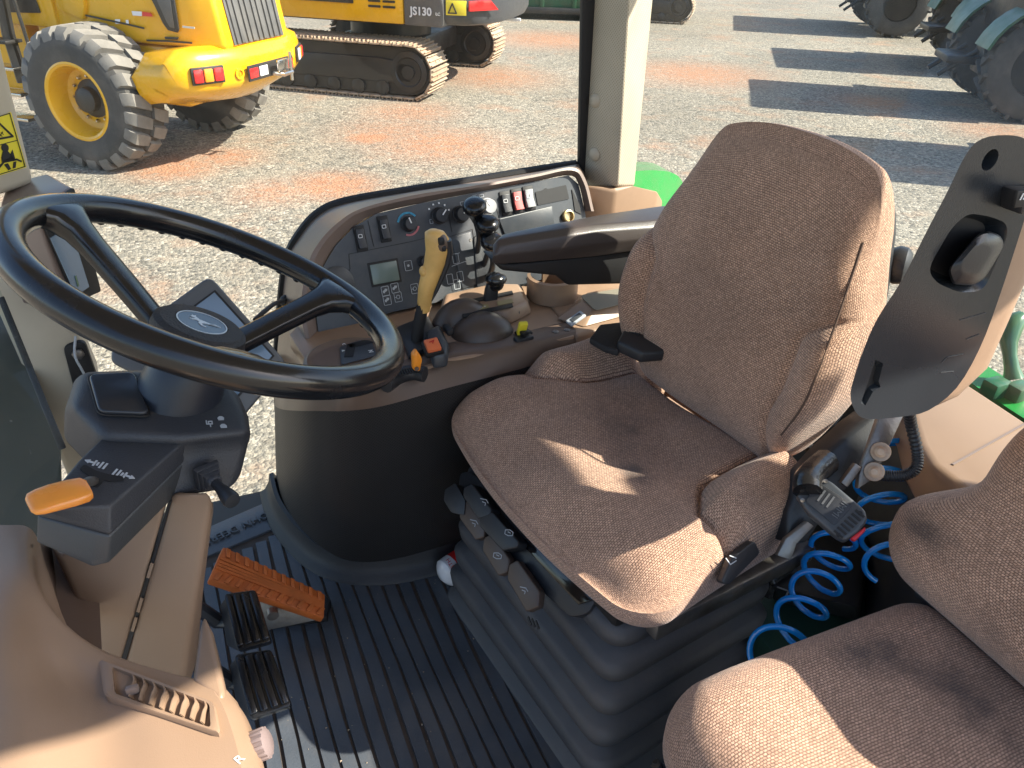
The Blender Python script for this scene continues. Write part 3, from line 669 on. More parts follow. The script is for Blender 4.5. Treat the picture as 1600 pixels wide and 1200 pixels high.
# right front post
def seg(pa, pb, t): return pa + (pb-pa)*t
b = B()
lo = [P(54, 288, y=1.39), P(0, 306, y=1.34), P(-60, 322, y=1.30), P(-60, 300, y=1.44), P(40, 280, y=1.46)]
hi = [P(-6-160, -230-380, y=1.39), P(-60-160, -212-380, y=1.34), P(-120-160, -196-380, y=1.30), P(-120-160, -218-380, y=1.44), P(-20-160, -238-380, y=1.46)]
b.loft([lo, hi], r=.012, seg=3)
ap = b.out('front_post', cream, cab)
app = plane3(P(54, 288, y=1.39), P(0, 306, y=1.34), P(0, 89, y=1.39))
b = B(); b.prism([app.hit(x, y, .002) for x, y in ((-30, 190), (16, 175), (40, 261), (-30, 283))], app.n*.0016, r=0); stk = b.out('warning_sticker', yellowm, ap)
b = B()
H = lambda x, y: app.hit(x, y, .0042)
b.strip([H(-28, 190), H(15, 177), H(39, 260), H(-28, 281)], .0012, app.n, closed=True); b.strip([H(-28, 234), H(27, 219)], .0010, app.n)
b.strip([H(-30, 222), H(20, 213), H(-2, 192), H(-12, 190)], .0028, app.n, closed=True)
for q in ([(2, 207), (5, 210)], [(0, 212), (4, 206)], [(-3, 208), (3, 213)]): b.strip([H(*k) for k in q], .001, app.n)
b.prism([H(x, y) for x, y in ((3, 240), (4, 250), (14, 247), (19, 234), (24, 250), (19, 252), (13, 251), (4, 254))], app.n*.0008)
b.prism([H(x, y) for x, y in ((4, 237), (11, 235), (20, 245), (24, 250), (3, 254), (2, 246))], app.n*.0008)
b.lathe(H(7.5, 231), app.n, [(.0062, 0), (.0062, .0008), (0, .0008)], n=14)
b.strip([H(-2, 262), H(6, 253), H(26, 249), H(33, 252)], .0028, app.n)
b.prism([H(x, y) for x, y in ((6, 257), (12, 255), (17, 264), (13, 266))], app.n*.0008); b.prism([H(x, y) for x, y in ((21, 253), (25, 252), (24, 262), (20, 263))], app.n*.0008)
b.out('pictogram', deep, stk)
# display housing at the foot of that post
b = B()
top = [P(0, 318, y=1.31), P(54, 334, y=1.22), P(113, 291, y=1.31), P(76, 270, y=1.42), P(10, 286, y=1.44)]
ctr = sum(top, Vector())/5
low = [P(35, 475, y=1.30), P(108, 478, y=1.24), P(156, 452, y=1.32), P(140, 440, y=1.42), P(60, 460, y=1.44)]
b.loft([top, low], r=.006, seg=3)
hs = b.out('display_housing', frameb, cab)
dsp = plane3(P(54, 334, y=1.22), P(113, 291, y=1.31), P(108, 478, y=1.24))
b = B(); b.prism(roundpoly([dsp.hit(x, y, .001) for x, y in ((57, 331), (112, 292), (155, 455), (116, 472))], .006), dsp.n*.004, r=.001); df = b.out('display_bezel', deep, hs)
b = B(); b.prism([dsp.hit(x, y, .006) for x, y in ((78, 372), (108, 352), (138, 448), (118, 462))], dsp.n*.0015); b.out('display_glass', screen, df)
b = B(); H = lambda x, y: dsp.hit(x, y, .008)
b.strip([H(118, 432), H(122, 446)], .004, dsp.n); b.out('green_bar', bluev if False else greenl, df)
b = B(); ang = [dsp.hit(139, 370, .006) + (dsp.ex*math.cos(a) + dsp.ey*math.sin(a))*.0035 for a in [2*math.pi*k/10 for k in range(10)]]; b.strip(ang, .001, dsp.n, closed=True)
t0 = [H(90, 316), H(98, 312), H(92, 308)]; b.strip(t0, .0012, dsp.n, closed=True); b.out('print', orangep if False else orange2, df)
# cream lower trim of the right front post, with its dark recess and bolt
b = B(); lo_ = [(-30, 360), (40, 372), (108, 474), (150, 600), (165, 760), (100, 800), (40, 640), (-10, 480)]
b.prism([P(x, y, y=1.36) for x, y in ((-30, 345), (50, 333), (100, 474), (150, 590), (168, 740), (110, 760), (40, 590), (-40, 410))], (0, .07, 0), r=.012, seg=3)
lt = b.out('post_trim', cream, cab)
b = B(); b.prism(roundpoly([P(x, y, y=1.352) for x, y in ((98, 542), (132, 532), (158, 606), (124, 640))], .012), (0, .012, 0), r=.003); rc = b.out('recess', deep, lt)
b = B(); o = P(122, 552, y=1.350); b.lathe(o, -Y3, [(.010, 0), (.010, .006), (.006, .008), (0, .008)], n=6); b.out('bolt', steel, rc)
b = B(); b.tube(cr([P(118, 525, y=1.34), P(117, 555, y=1.33), P(128, 578, y=1.33), P(140, 600, y=1.34)], 5), .0022, n=6); b.out('wire', greyp, lt)
# front screen with its black seal, and the hood outside
b = B(); b.prism([P(-4, 466, y=1.31), P(6, 462, y=1.31), P(104, 700, y=1.06), P(92, 704, y=1.06)], (CC-P(40, 580, y=1.2)).normalized()*-.012, r=.002); b.out('windscreen_seal', deep, cab)
ws_ = [(0, 452, 1.32), (100, 690, 1.07), (70, 850, .94), (-90, 850, .94), (-90, 440, 1.30)]
b = B(); b.bm.faces.new([b.bm.verts.new(P(x, y, y=yy)) for x, y, yy in ws_]); b.out('windscreen', dglass, cab, smooth=0)
b = B(); hd = [CC + (P(x, y, y=yy)-CC)*1.14 for x, y, yy in ((2, 440, 1.33), (98, 690, 1.08), (104, 880, .95), (-140, 880, .95), (-140, 410, 1.3))]
b.loft([hd, [p + Vector((-.06, .12, -.03)) for p in hd]], r=.01, seg=3); b.out('engine_hood', M('dark_grey_green_paint', (.045, .058, .052), .35, var=.1, dirt=(.10, .095, .08), dirt_amt=.3), cab)
# glass
b = B(); b.quad((-.26, 1.425, -.03), (.80, 1.425, -.03), (.86, 1.425, 1.6), (-.46, 1.425, 1.6)); b.out('right_window', glass, cab, smooth=0)
b = B(); b.loft([[(.86, 1.42, .50), (.92, 1.42, 1.6)], [(1.06, 1.36, .46), (1.16, 1.36, 1.6)], [(1.15, 1.18, .44), (1.38, 1.18, 1.6)], [(1.16, .9, .43), (1.44, .9, 1.6)], [(1.16, .0, .43), (1.5, .0, 1.6)]], cap=False, closed=False)
b.out('rear_window', glassr, cab, smooth=30)
b = B(); b.prism([P(915, -560, y=1.415), P(964, -600, y=1.415), P(911, 270, y=1.415), P(901, 266, y=1.415)], (0, -.012, 0), r=.002); b.out('window_seal', deep, cab)
b = B(); b.tube(cr([P(x, y, y=1.418) for x, y in ((434, 640), (432, 560), (440, 452), (449, 400), (464, 369), (494, 334), (538, 314), (640, 296), (742, 280), (834, 265), (900, 255))], 6), .007, n=6); b.out('window_frit', deep, cab)
# right rear post
b = B()
def post(y, yy): 
    t = (y-284)/284.
    return [P(928+17*t*-1-17+0*yy, y, y=1.405), P(966-17*t, y, y=1.315), P(992-28*t, y, y=1.375), P(992-28*t-8, y-6, y=1.46), P(911-17*t-4, y-8, y=1.46)]
b.loft([post(292, 0), post(0, 0), post(-300, 0), post(-640, 0)], r=.007, seg=3, ang=15)
cp = b.out('rear_post', creamv, cab, uv='box')
pp = plane3(P(911, 284, y=1.405), P(966, 284, y=1.315), P(928, 0, y=1.405))
for x, y in ((931, 157), (930, 241)):
    b = B(); o = pp.hit(x, y, .0); b.lathe(o, pp.n, [(.0135, -.002), (.0135, .003), (.011, .006), (.005, .0075), (0, .008)], n=22); b.out('bolt_cover', cream, cp)
b = B(); tp = [P(914, 288, z=.635), P(962, 298, z=.625), P(990, 286, z=.635), P(1028, 298, z=.61), P(1036, 312, z=.58), P(1000, 322, z=.54), P(926, 336, z=.53)]
b.loft([tp, [p - Z3*.12 for p in tp]], r=.006, seg=3, ang=25); b.out('post_base_cover', tan2, cab)
b = B(); b.prism([P(1022, 300, z=.60), P(1030, 314, z=.58), P(1028, 316, z=.56), P(1019, 303, z=.58)], (0, .01, 0)); b.out('white_clip', white, cab)
# left rear post and the door header (they stand beside the camera and cast the shade)
b = B(); b.loft([[(1.27, -.05, 0), (1.35, -.05, 0), (1.35, .03, 0), (1.27, .03, 0)], [(1.56, -.05, 1.6), (1.64, -.05, 1.6), (1.64, .03, 1.6), (1.56, .03, 1.6)]], r=.01); b.out('left_rear_post', cream, cab)
b = B(); b.loft([[(1.13, y0, z0) for y0, z0 in ((-.1, .30), (1.2, .30), (1.2, .42), (-.1, .42))], [(1.18, y0, z0) for y0, z0 in ((-.1, .30), (1.2, .30), (1.2, .42), (-.1, .42))]]); b.out('rear_sill', frameb, cab)
# rear shelf with its seam and the dark wall below
sh = [P(1380, 600, z=.50), P(1418, 640, z=.50), P(1432, 690, z=.50), P(1452, 724, z=.50), P(1502, 762, z=.50), P(1600, 850, z=.50), (1.05, .05, .50), P(1660, 692, z=.50), P(1510, 594, z=.50), P(1370, 498, z=.50), (1.12, 1.1, .50), (1.0, 1.30, .50), (.88, 1.2, .50)]
sh = [Vector(p) for p in sh]
b = B(); b.loft([sh, [p - Z3*.07 for p in sh]], r=.015, seg=4, ang=25); shelf = b.out('rear_shelf', tan, cab)
b = B(); b.strip([P(1489, 726, z=.5006), P(1545, 694, z=.5006), P(1620, 652, z=.5006)], .003, Z3, .0012); b.out('seam', frameb, shelf)
b = B(); b.loft([[p*1 + Vector((.03, 0, -.07)) for p in sh[:6]], [p*1 + Vector((.03, 0, -.52)) for p in sh[:6]]], closed=False, cap=False); b.box((1.05, .68, .2), (.1, 1.1, .42)); b.out('rear_wall', panelb, cab)

# green rear mudguards and lamp outside the rear glass
GF = thing('mudguard', 'bright green rear mudguard outside, behind the right cream post', 'mudguard', (1.0, 1.6, .3))
b = B(); gp = cr([P(985, 268, y=1.52), P(1020, 266, y=1.56), P(1050, 270, y=1.60), P(1066, 284, y=1.62), P(1072, 320, y=1.62)], 5)
b.loft([gp, [p + Vector((.25, .45, -.12)) for p in gp]], closed=False, cap=False); b.loft([gp, [p + Vector((.02, -.03, -.25)) for p in gp]], closed=False, cap=False); b.out('panel', greenp, GF)
GF2 = thing('mudguard', 'bright green strip of mudguard edging the tan rear shelf', 'mudguard', (1.5, .6, .4))
ge = [P(1500, 586, z=.44), P(1560, 628, z=.44), P(1610, 660, z=.44), P(1680, 705, z=.44)]
b = B(); b.loft([[p for p in ge], [p + Vector((.06, .045, .012)) for p in ge], [p + Vector((.07, .055, -.02)) for p in ge]], closed=False, cap=False); b.out('edge', greenp, GF2)
b = B(); gi = [p + Vector((.07, .055, -.02)) for p in ge]; b.loft([gi, [p + Vector((.02, .015, -.08)) for p in gi], [p + Vector((.03, .02, -.3)) for p in gi]], closed=False, cap=False); b.out('panel', greenp, GF2)
for k, (x, y) in enumerate(((1556, 606), (1592, 612))):
    b = B(); b.box(P(x, y, z=.455), (.04, .03, .03), r=.006); b.out('block', M('dirty_green_block', (.03, .11, .06), .3, dirt=(.12, .11, .08), dirt_amt=.6, dvs=30) if k == 0 else MATS['dirty_green_block'], GF2)
lo0 = P(1584, 592, z=.46)
WL = thing('work_lamp', 'small green lamp on a stalk outside the glass at right edge', 'lamp', lo0)
b = B(); pr = [(1584, 592, 15), (1581, 575, 11), (1578, 555, 10), (1576, 535, 13), (1579, 515, 16), (1588, 500, 15), (1597, 494, 10)]
w0 = wdep(lo0); b.tube([P(x, y, w=w0) for x, y, r in pr], [r*w0/FPX for x, y, r in pr], n=14); b.out('lamp_body', greenl, WL)

# ================================================================== FLOOR MAT
mat_o = Vector((.2, .8, 0))
mat = thing('floor_mat', 'dark ribbed rubber floor mat with raised lettering at its far end', 'floor mat', mat_o)
me_far = [P(300, 834, z=0), P(442, 772, z=0)]
ol = [Vector((-.42, .02, 0)), Vector((.98, .02, 0)), Vector((.98, 1.30, 0)), Vector((.10, 1.405, 0)), me_far[1], me_far[0], Vector((-.42, 1.20, 0))]
b = B(); b.prism([p - Z3*.016 for p in ol], (0, 0, .012)); b.out('mat_base', matg, mat)
def farY(x):   # far end of a rib: the lettering border in front, the console foot further back
    if x < .085: return 1.225 + .35*(x-(-.05))
    return 1.25 - 1.45*(x-.085) if x < .16 else max(1.10, 1.14 - .25*(x-.16))
pitch = .0268; x = -.40
while x < .80:
    yf = farY(x+pitch/2)
    pts = []
    K = 9; L_, Rr = [], []
    for i in range(K):
        y = .03 + (yf-.03)*i/(K-1); wob = .006*math.sin(3.1*y+4*x) + .0025*math.sin(11*y+x*30)
        L_.append(Vector((x+.0022+wob, y, 0))); Rr.append(Vector((x+pitch-.0022+wob, y, 0)))
    if x > .08 and x < .17: Rr[-1].y -= .04
    b = B(); lps = []
    for l_, r_ in zip(L_, Rr): lps.append([l_ - Z3*.006, l_ + Z3*.002 + X3*.0012, r_ + Z3*.002 - X3*.0012, r_ - Z3*.006])
    b.loft(lps); b.out('rib', matr, mat, smooth=50)
    x += pitch
b = B(); bo = [Vector((-.20, 1.215, 0)), Vector((.085, 1.29, 0)), Vector((.16, 1.16, 0)), Vector((.20, 1.14, 0)), Vector((.135, 1.25, 0)), Vector((.10, 1.40, 0)), P(442, 774, z=0), P(300, 836, z=0)]
b.prism([p - Z3*.005 for p in bo], (0, 0, .007), r=.001); b.out('mat_border', matr, mat)
b = B(); d_ = (me_far[0]-me_far[1]).normalized(); n_ = Z3.cross(d_)
text_bm(b, 'JOHN DEERE', (P(425, 802, z=.003) + P(318, 850, z=.003))/2, d_, Z3.cross(d_), .0255, .004); b.out('lettering', matr, mat)

# ================================================================== SIDE CONSOLE
con = thing('side_console', 'tan and black right-hand console with switch panel, levers and cup holder', 'console', (.35, 1.15, 0))
ZD = .47
e0, e1 = P(582, 601, z=ZD), P(899, 522, z=ZD)
# wall (perforated black vinyl), lofted from the foot on the mat to the lip
foot = [(434, 772), (441, 800), (455, 826), (478, 853), (510, 879), (555, 893), (620, 892), (700, 874), (800, 850), (905, 830)]
lip = [(429, 632, 1.37), (432, 636, 1.33), (443, 640, 1.22), (468, 642, 1.10), (500, 642, 1.03), (540, 642, .985), (600, 634, None), (700, 606, None), (800, 580, None), (900, 552, None)]
ft = [P(x, y, z=0) for x, y in foot]; ft[0].y = 1.40
lp_ = []
for x, y, yy in lip: lp_.append(P(x, y, y=yy) if yy else P(x, y, z=.435))
ftS, lpS = cr(ft, 5), cr(lp_, 5)
b = B(); rows = []
for k in range(13):
    t = k/12; bul = math.sin(math.pi*t)*.012
    rows.append([a.lerp(c, t) + Vector((-.2, -1, 0)).normalized()*bul for a, c in zip(ftS, lpS)])
b.sheet(rows)
l = b.bm.loops.layers.uv.verify()
wl = b.out('wall', vinyl, con, uv='box')
# moulded skirt of the mat running up round its foot
b = B(); sk = [p for p in ftS]; outw = []
for i, p in enumerate(sk):
    tg_ = (sk[min(i+1, len(sk)-1)]-sk[max(i-1, 0)]).normalized(); outw.append(Vector((tg_.y, -tg_.x, 0)))
b.loft([[p + o*.036 + Z3*.001 for p, o in zip(sk, outw)], [p + o*.033 + Z3*.008 for p, o in zip(sk, outw)], [p + o*.024 + Z3*.012 for p, o in zip(sk, outw)], [p + o*.014 + Z3*.03 for p, o in zip(sk, outw)], [p + o*.010 + Z3*.05 for p, o in zip(sk, outw)], [p + o*.002 + Z3*.052 for p, o in zip(sk, outw)], [p - o*.01 + Z3*.03 for p, o in zip(sk, outw)]], closed=False, cap=False)
b.out('kerb', M('dark_mat_edge', (.017, .019, .023), .55, var=.15, bump=.15, bs=300, dirt=(.1, .085, .07), dirt_amt=.25, dvs=6), mat, smooth=60)
# lip band
ltop = [P(x, y, y=yy) for x, y, yy in ((430, 600, 1.37), (437, 600, 1.33), (452, 606, 1.22), (478, 612, 1.10), (508, 614, 1.03), (545, 610, .985))] + [P(600, 597, z=ZD), P(700, 560, z=ZD), P(800, 546, z=ZD), P(900, 522, z=ZD)]
lt5 = cr(ltop, 5)
b = B(); inw = [Vector((.25, 1, 0)).normalized()*1.0]*len(lt5)
b.loft([[p - Vector((0, -.012, .002)) for p in lpS], lpS, [p*.35 + q*.65 + Vector((-.002, -.004, 0)) for p, q in zip(lpS, lt5)], lt5, [q + Vector((.004, .010, .004)) for q in lt5], [q + Vector((.01, .05, .0)) for q in lt5]], closed=False, cap=False)
b.out('lip', brown, con, smooth=50)  # same plastic as the deck; its shade is put into the darker brown
# perforated tan end wall between the lip and the switch panel (front end, by the window)
b = B(); ew = [[P(x, y, y=yy) for x, y, yy in r_] for r_ in (
    ((430, 602, 1.385), (455, 608, 1.22), (480, 614, 1.10), (512, 616, 1.03), (548, 612, .99)),
    ((434, 540, 1.39), (452, 560, 1.27), (476, 570, 1.18), (505, 580, 1.10), (530, 590, 1.06)),
    ((441, 470, 1.40), (455, 500, 1.34), (472, 525, 1.27), (500, 545, 1.22), (520, 560, 1.18)))]
rows = [cr(r_, 4) for r_ in ew]; b.sheet(rows); b.out('end_wall', creamv if False else tan2, con, uv='box', smooth=60)
# deck
b = B(); dk = [P(505, 606, z=ZD), P(545, 606, z=ZD), P(600, 596, z=ZD), P(700, 562, z=ZD), P(800, 546, z=ZD), P(899, 524, z=ZD), P(826, 440, z=ZD), Vector((.50, 1.33, ZD)), Vector((.20, 1.33, ZD)), Vector((.12, 1.22, ZD))]
b.prism([p - Z3*.03 for p in dk], (0, 0, .03), r=.004, seg=2); deck = b.out('front_deck', tan2, con)
b = B(); dk2 = [P(901, 524, z=ZD+.002), P(829, 441, z=ZD+.002), Vector((.60, 1.36, ZD+.002)), Vector((.92, 1.38, ZD+.002)), Vector((1.0, 1.05, ZD+.002)), P(1060, 480, z=ZD+.002)]
b.prism([p - Z3*.05 for p in dk2], (0, 0, .05), r=.006, seg=3); deck2 = b.out('rear_deck', tan2, con)
b = B(); b.loft([[P(901, 524, z=ZD), P(1060, 484, z=ZD)], [P(901, 560, z=.41), P(1060, 530, z=.41)], [P(901, 700, z=.2), P(1060, 700, z=.2)]], closed=False, cap=False); b.out('rear_side', tan2, con)
b = B()
for x, y in ((868, 520), (886, 517)): b.lathe(P(x, y, z=ZD+.002), Z3, [(.006, 0), (.006, .003), (.003, .004), (0, .003)], n=8)
b.out('screw', steel, con)

# switch panel
PA, PB, PT = P(610, 487, z=.478), P(800, 447, z=.478), P(700, 312, z=.645)
pan = plane3(PA, PB, PT)
inner = [(499, 532), (493, 480), (506, 415), (525, 383), (553, 354), (588, 334), (660, 317), (742, 301), (834, 284), (888, 274), (904, 288), (914, 330), (925, 420)]
b = B(); ipts = [pan.hit(*p) for p in inner] + [pan.hit(800, 447), pan.hit(610, 488)]
b.prism(ipts, pan.n*-.02); face = b.out('switch_panel', panelb, con)
icur = cr([pan.hit(*p, -.004) for p in inner[:-1]], 6)
ridge = cr([pan.hit(x, y, .016) for x, y in ((485, 538), (477, 480), (488, 418), (505, 382), (534, 351), (570, 329), (648, 310), (742, 294), (834, 277), (893, 266), (912, 285), (924, 330))], 6)
ridge2 = cr([pan.hit(x, y, .014) for x, y in ((478, 536), (470, 479), (481, 414), (499, 378), (529, 347), (567, 325), (646, 305), (742, 290), (834, 273), (895, 262), (916, 283), (928, 330))], 6)
outer = cr([P(x, y, y=1.412) for x, y in ((438, 560), (441, 470), (450, 405), (466, 374), (496, 338), (540, 318), (640, 300), (742, 284), (834, 269), (897, 257), (905, 258), (915, 270))], 6)
b = B(); b.loft([icur, ridge, ridge2, outer], closed=False, cap=False); b.out('panel_rim', frameb, con, smooth=25)
def pbox(name, mm, px, py, w, h, d, r=.002, h0=0., par=None, rot=0., seg=2):
    """a block standing on the switch panel, size in photo pixels"""
    c = pan.hit(px, py, h0); s = mpp(c); b = B(); ex = pan.ex*math.cos(rot)+pan.ey*math.sin(rot); ey = pan.n.cross(ex)
    b.box(c + pan.n*d/2, (w*s, h*s*1.35, d), (ex, ey, pan.n), r=r, seg=seg); return b.out(name, mm, par or con)
def prect(b, px, py, w, h, wd=.0009, h0=.0006, rr=.25):
    c = pan.hit(px, py, h0); s = mpp(c); W2, H2 = w*s/2, h*s*.62; q = [c + pan.ex*u*W2 + pan.ey*v*H2 for u, v in ((-1, -1), (1, -1), (1, 1), (-1, 1))]
    b.strip(roundpoly(q, W2*rr, 2), wd, pan.n, .0005, closed=True); return b
# rocker switches
for px, py, m1, w, h in ((563, 373, black, 13, 24), (600, 358, black, 13, 24), (790, 318, black, 14, 22), (808, 314, redsw, 14, 22), (826, 310, knobg, 14, 22)):
    fr = pbox('switch_frame', deep, px, py, w+5, h+6, .003)
    c = pan.hit(px, py, .003); s = mpp(c); b = B(); hh = h*s*.62; ww = w*s/2
    tilt = .006; q = [c - pan.ey*hh, c - pan.ey*hh + pan.n*.010, c + pan.n*.005, c + pan.ey*hh + pan.n*.007, c + pan.ey*hh]
    b.prism([p - pan.ex*ww for p in q], pan.ex*2*ww, r=.0012); sw = b.out('rocker', m1, fr)
    b = B(); prect(b, px, py-4, w*.45, 4, .0010, .0095); b.out('print', white, fr)
# rotary knobs
def knob(px, py, rad, mm, par=None, mark=True, hgt=.016, ang=70):
    c = pan.hit(px, py, .001); s = mpp(c)*rad; b = B()
    b.lathe(c, pan.n, [(s*1.12, 0), (s*1.12, .003), (s, .004), (s*.92, hgt*.9), (s*.85, hgt), (0, hgt)], n=26, ref=pan.ex)
    k = b.out('knob', mm, con)
    if mark:
        b = B(); a = R_(ang); d = pan.ex*math.cos(a)+pan.ey*math.sin(a); b.strip([c + pan.n*(hgt+.0002) + d*s*.1, c + pan.n*(hgt+.0002) + d*s*.85], .0022, pan.n, .0008); b.out('pointer', white, k)
    return c, s
c, s = knob(638, 350, 11, black, ang=105)
def parc(mm, c, r, a0, a1, wd=.0035):
    b = B(); b.strip([c + (pan.ex*math.cos(R_(a))+pan.ey*math.sin(R_(a)))*r for a in range(a0, a1+1, 8)], wd, pan.n, .0006); b.out('dial_print', mm, con)
parc(bluev, c, s*1.55, 40, 165); parc(pinkv, c, s*1.55, -110, -20)
c, s = knob(686, 337, 12, black, ang=45)
b = B()
for a in (20, 50, 80, 110, 140): p = c + (pan.ex*math.cos(R_(a))+pan.ey*math.sin(R_(a)))*s*1.6; b.box(p, (.003, .003, .001), (pan.ex, pan.ey, pan.n))
b.out('dial_dots', white, con)
knob(719, 335, 12, black, ang=60); knob(761, 323, 12, knobg, ang=120); knob(660, 409, 8, black, mark=False)
b = B(); prect(b, 722, 318, 6, 4); prect(b, 752, 306, 8, 3); prect(b, 742, 307, 8, 3); prect(b, 674, 346, 5, 5); b.out('print', greyp, con)
# lcd and keypad
pbox('lcd_frame', deep, 601, 426, 50, 28, .0015); l_ = pbox('lcd_display', lcd, 601, 426, 44, 23, .0024)
for px, py in ((638, 415), (602, 455), (617, 450), (605, 469), (622, 464), (648, 451)):
    kb = pbox('key', panelb, px, py, 13, 10, .0012)
    b = B(); prect(b, px, py, 12, 12, .0009, .0013); c = pan.hit(px, py, .0014); s = mpp(c)
    k = (px*7+py) % 4
    if px == 638: b.lathe(c, pan.n, [(2*s, 0), (2*s, .0005), (0, .0005)], n=10)
    elif k in (0, 1): b.prism([c + pan.ex*u*s + pan.ey*v*s for u, v in ((-4, 1), (-1, 2), (0, 4), (4, 3), (3, 0), (0, -1), (-2, -3), (-4, -2))], pan.n*.0005)
    else:
        b.strip([c + (pan.ex*math.cos(a)+pan.ey*math.sin(a))*3*s for a in [2*math.pi*i/8 for i in range(8)]], .0009, pan.n, .0005, closed=True); b.strip([c - pan.ex*5*s, c - pan.ex*2*s], .0008, pan.n, .0005)
    b.out('print', greyp, kb)
# seams, raised plates, lid, openings, socket
b = B()
for q in ([(575, 345), (584, 385)], [(545, 397), (640, 378), (690, 366)], [(545, 397), (547, 420), (535, 440)], [(700, 330), (706, 362)], [(696, 372), (738, 358), (752, 450)], [(772, 312), (780, 340)]):
    b.strip([pan.hit(x, y, .0003) for x, y in q], .0011, pan.n, .0006)
b.out('panel_seam', deep, con)
c = pan.hit(527, 443, 0); b = B(); b.lathe(c, pan.n, [(.030, 0), (.030, .002), (.027, .004), (0, .005)], n=28); b.out('speaker_disc', panelb, con)
b = B(); b.prism(roundpoly([pan.hit(x, y, .001) for x, y in ((704, 372), (735, 362), (752, 440), (722, 452))], .004), pan.n*.003, r=.001); b.out('relief_plate', panelb, con)
b = B()
for px, py in ((712, 404), (719, 432), (703, 436), (714, 444)): prect(b, px, py, 10, 12, .0009, .0042)
b.strip([pan.hit(x, y, .0044) for x, y in ((712, 397), (718, 395))], .001, pan.n); b.strip([pan.hit(x, y, .0044) for x, y in ((706, 416), (728, 408))], .001, pan.n); b.out('print', greyp, con)
b = B(); b.prism(roundpoly([pan.hit(x, y, .001) for x, y in ((778, 342), (862, 322), (866, 350), (790, 372))], .004), pan.n*.004, r=.0015); b.out('storage_lid', panelb, con)
b = B(); b.prism(roundpoly([pan.hit(x, y, .0005) for x, y in ((836, 300), (884, 289), (889, 311), (840, 321))], .002), pan.n*.0012); b.out('empty_slot', deep, con)
b = B(); b.prism([pan.hit(x, y, .0005) for x, y in ((842, 301), (852, 294), (858, 297))], pan.n*.0014); b.prism([pan.hit(x, y, .0005) for x, y in ((893, 296), (905, 320), (908, 335), (898, 330))], pan.n*.0014); b.out('dark_gap', deep, con)
c = pan.hit(886, 338, .0); b = B(); b.lathe(c, pan.n, [(.0125, 0), (.0125, .008), (.010, .009), (.0095, .002), (0, .002)], n=20); b.out('power_socket', brass, con)
b = B(); b.lathe(pan.hit(735, 375, .003), pan.n, [(.003, 0), (.003, .002), (0, .002)], n=8); b.out('screw', steel, con)

# ---- levers and mouldings on the deck
DK = Pl((0, 0, ZD), X3, Z3)
def pz(x, y, h=0.): return P(x, y, z=ZD+h)
# gear gate dish at the front
c = pz(548, 566); b = B(); b.lathe(c, Z3, [(.072, 0), (.074, .006), (.068, .009), (.062, .004), (.058, .003), (0, .003)], n=40); gd = b.out('gear_gate', brown, con)
b = B(); b.prism(roundpoly([pz(x, y, .004) for x, y in ((531, 543), (578, 528), (590, 556), (533, 571))], .006), Z3*.002, r=.0008); b.out('gate_plate', panelb, gd)
b = B(); sl = [pz(x, y, .0062) for x, y in ((545, 556), (549, 540), (583, 532))]; b.strip(sl, .014, Z3, .0008); b.out('gate_slot', deep, gd)
b = B(); text_bm(b, 'N', pz(579, 549, .0065), -Y3, X3, .011); text_bm(b, 'C', pz(537, 538, .0065), -Y3, X3, .007); text_bm(b, 'A', pz(536, 548, .0065), -Y3, X3, .007); b.out('print', white, gd)
# tan-yellow joystick
jb = pz(652, 540); jy = jb.y
def JQ(x, y): return P(x, y, y=jy)
b = B(); b.prism(roundpoly([pz(x, y, .0) for x, y in ((618, 520), (668, 500), (690, 540), (640, 566))], .012), Z3*.012, r=.005); b.out('lever_slot_housing', black, con)
b = B(); b.tube([JQ(650, 545), JQ(654, 510), JQ(662, 470)], [.011, .010, .010], n=12); js = b.out('joystick', deep, con)
b = B(); s = mpp(JQ(670, 430))
sec = [(661, 486, 11, 10), (664, 468, 12, 11), (667, 450, 14, 13), (673, 430, 16, 15), (680, 410, 17.5, 16), (684, 390, 19, 17), (683, 374, 19, 17), (679, 363, 15, 13), (677, 359, 7, 6)]
dirx = X3; loops = []
for x, y, rx, ry in sec:
    cc = JQ(x, y); loops.append([cc + X3*rx*s*math.cos(a) + Y3*ry*s*math.sin(a) for a in [2*math.pi*k/18 for k in range(18)]])
b.loft(loops); gj = b.out('grip', gripy, js, smooth=60)
b = B(); loops = []
for x, y, rx, ry in ((697, 372, 8, 14), (700, 392, 8, 14), (696, 412, 7, 12), (688, 432, 6, 11), (680, 452, 5, 9), (673, 468, 3, 6)):
    cc = JQ(x-1, y) - Y3*.002; loops.append([cc + X3*rx*s*math.cos(a) + Y3*ry*s*math.sin(a) for a in [2*math.pi*k/14 for k in range(14)]])
b.loft(loops); b.out('grip_inlay', black, js, smooth=60)
b = B()
for x, y, rx, ry in ((686, 378, 12, 15),):
    cc = JQ(x, y) - Y3*.006; b.ball(cc, rx*s, ry*s*.9, 17*s)
b.out('grip_head', brown, js)
b = B(); cc = JQ(684, 371) - Y3*.017; b.box(cc, (.010, .010, .012), r=.003); b.box(cc + X3*.004 - Z3*.012, (.007, .010, .010), r=.003); b.out('thumb_button', deep, js)
b = B(); cc = JQ(662, 424); b.ball(cc, 7*s, 9*s, 9*s); b.out('trigger', gripy, js)
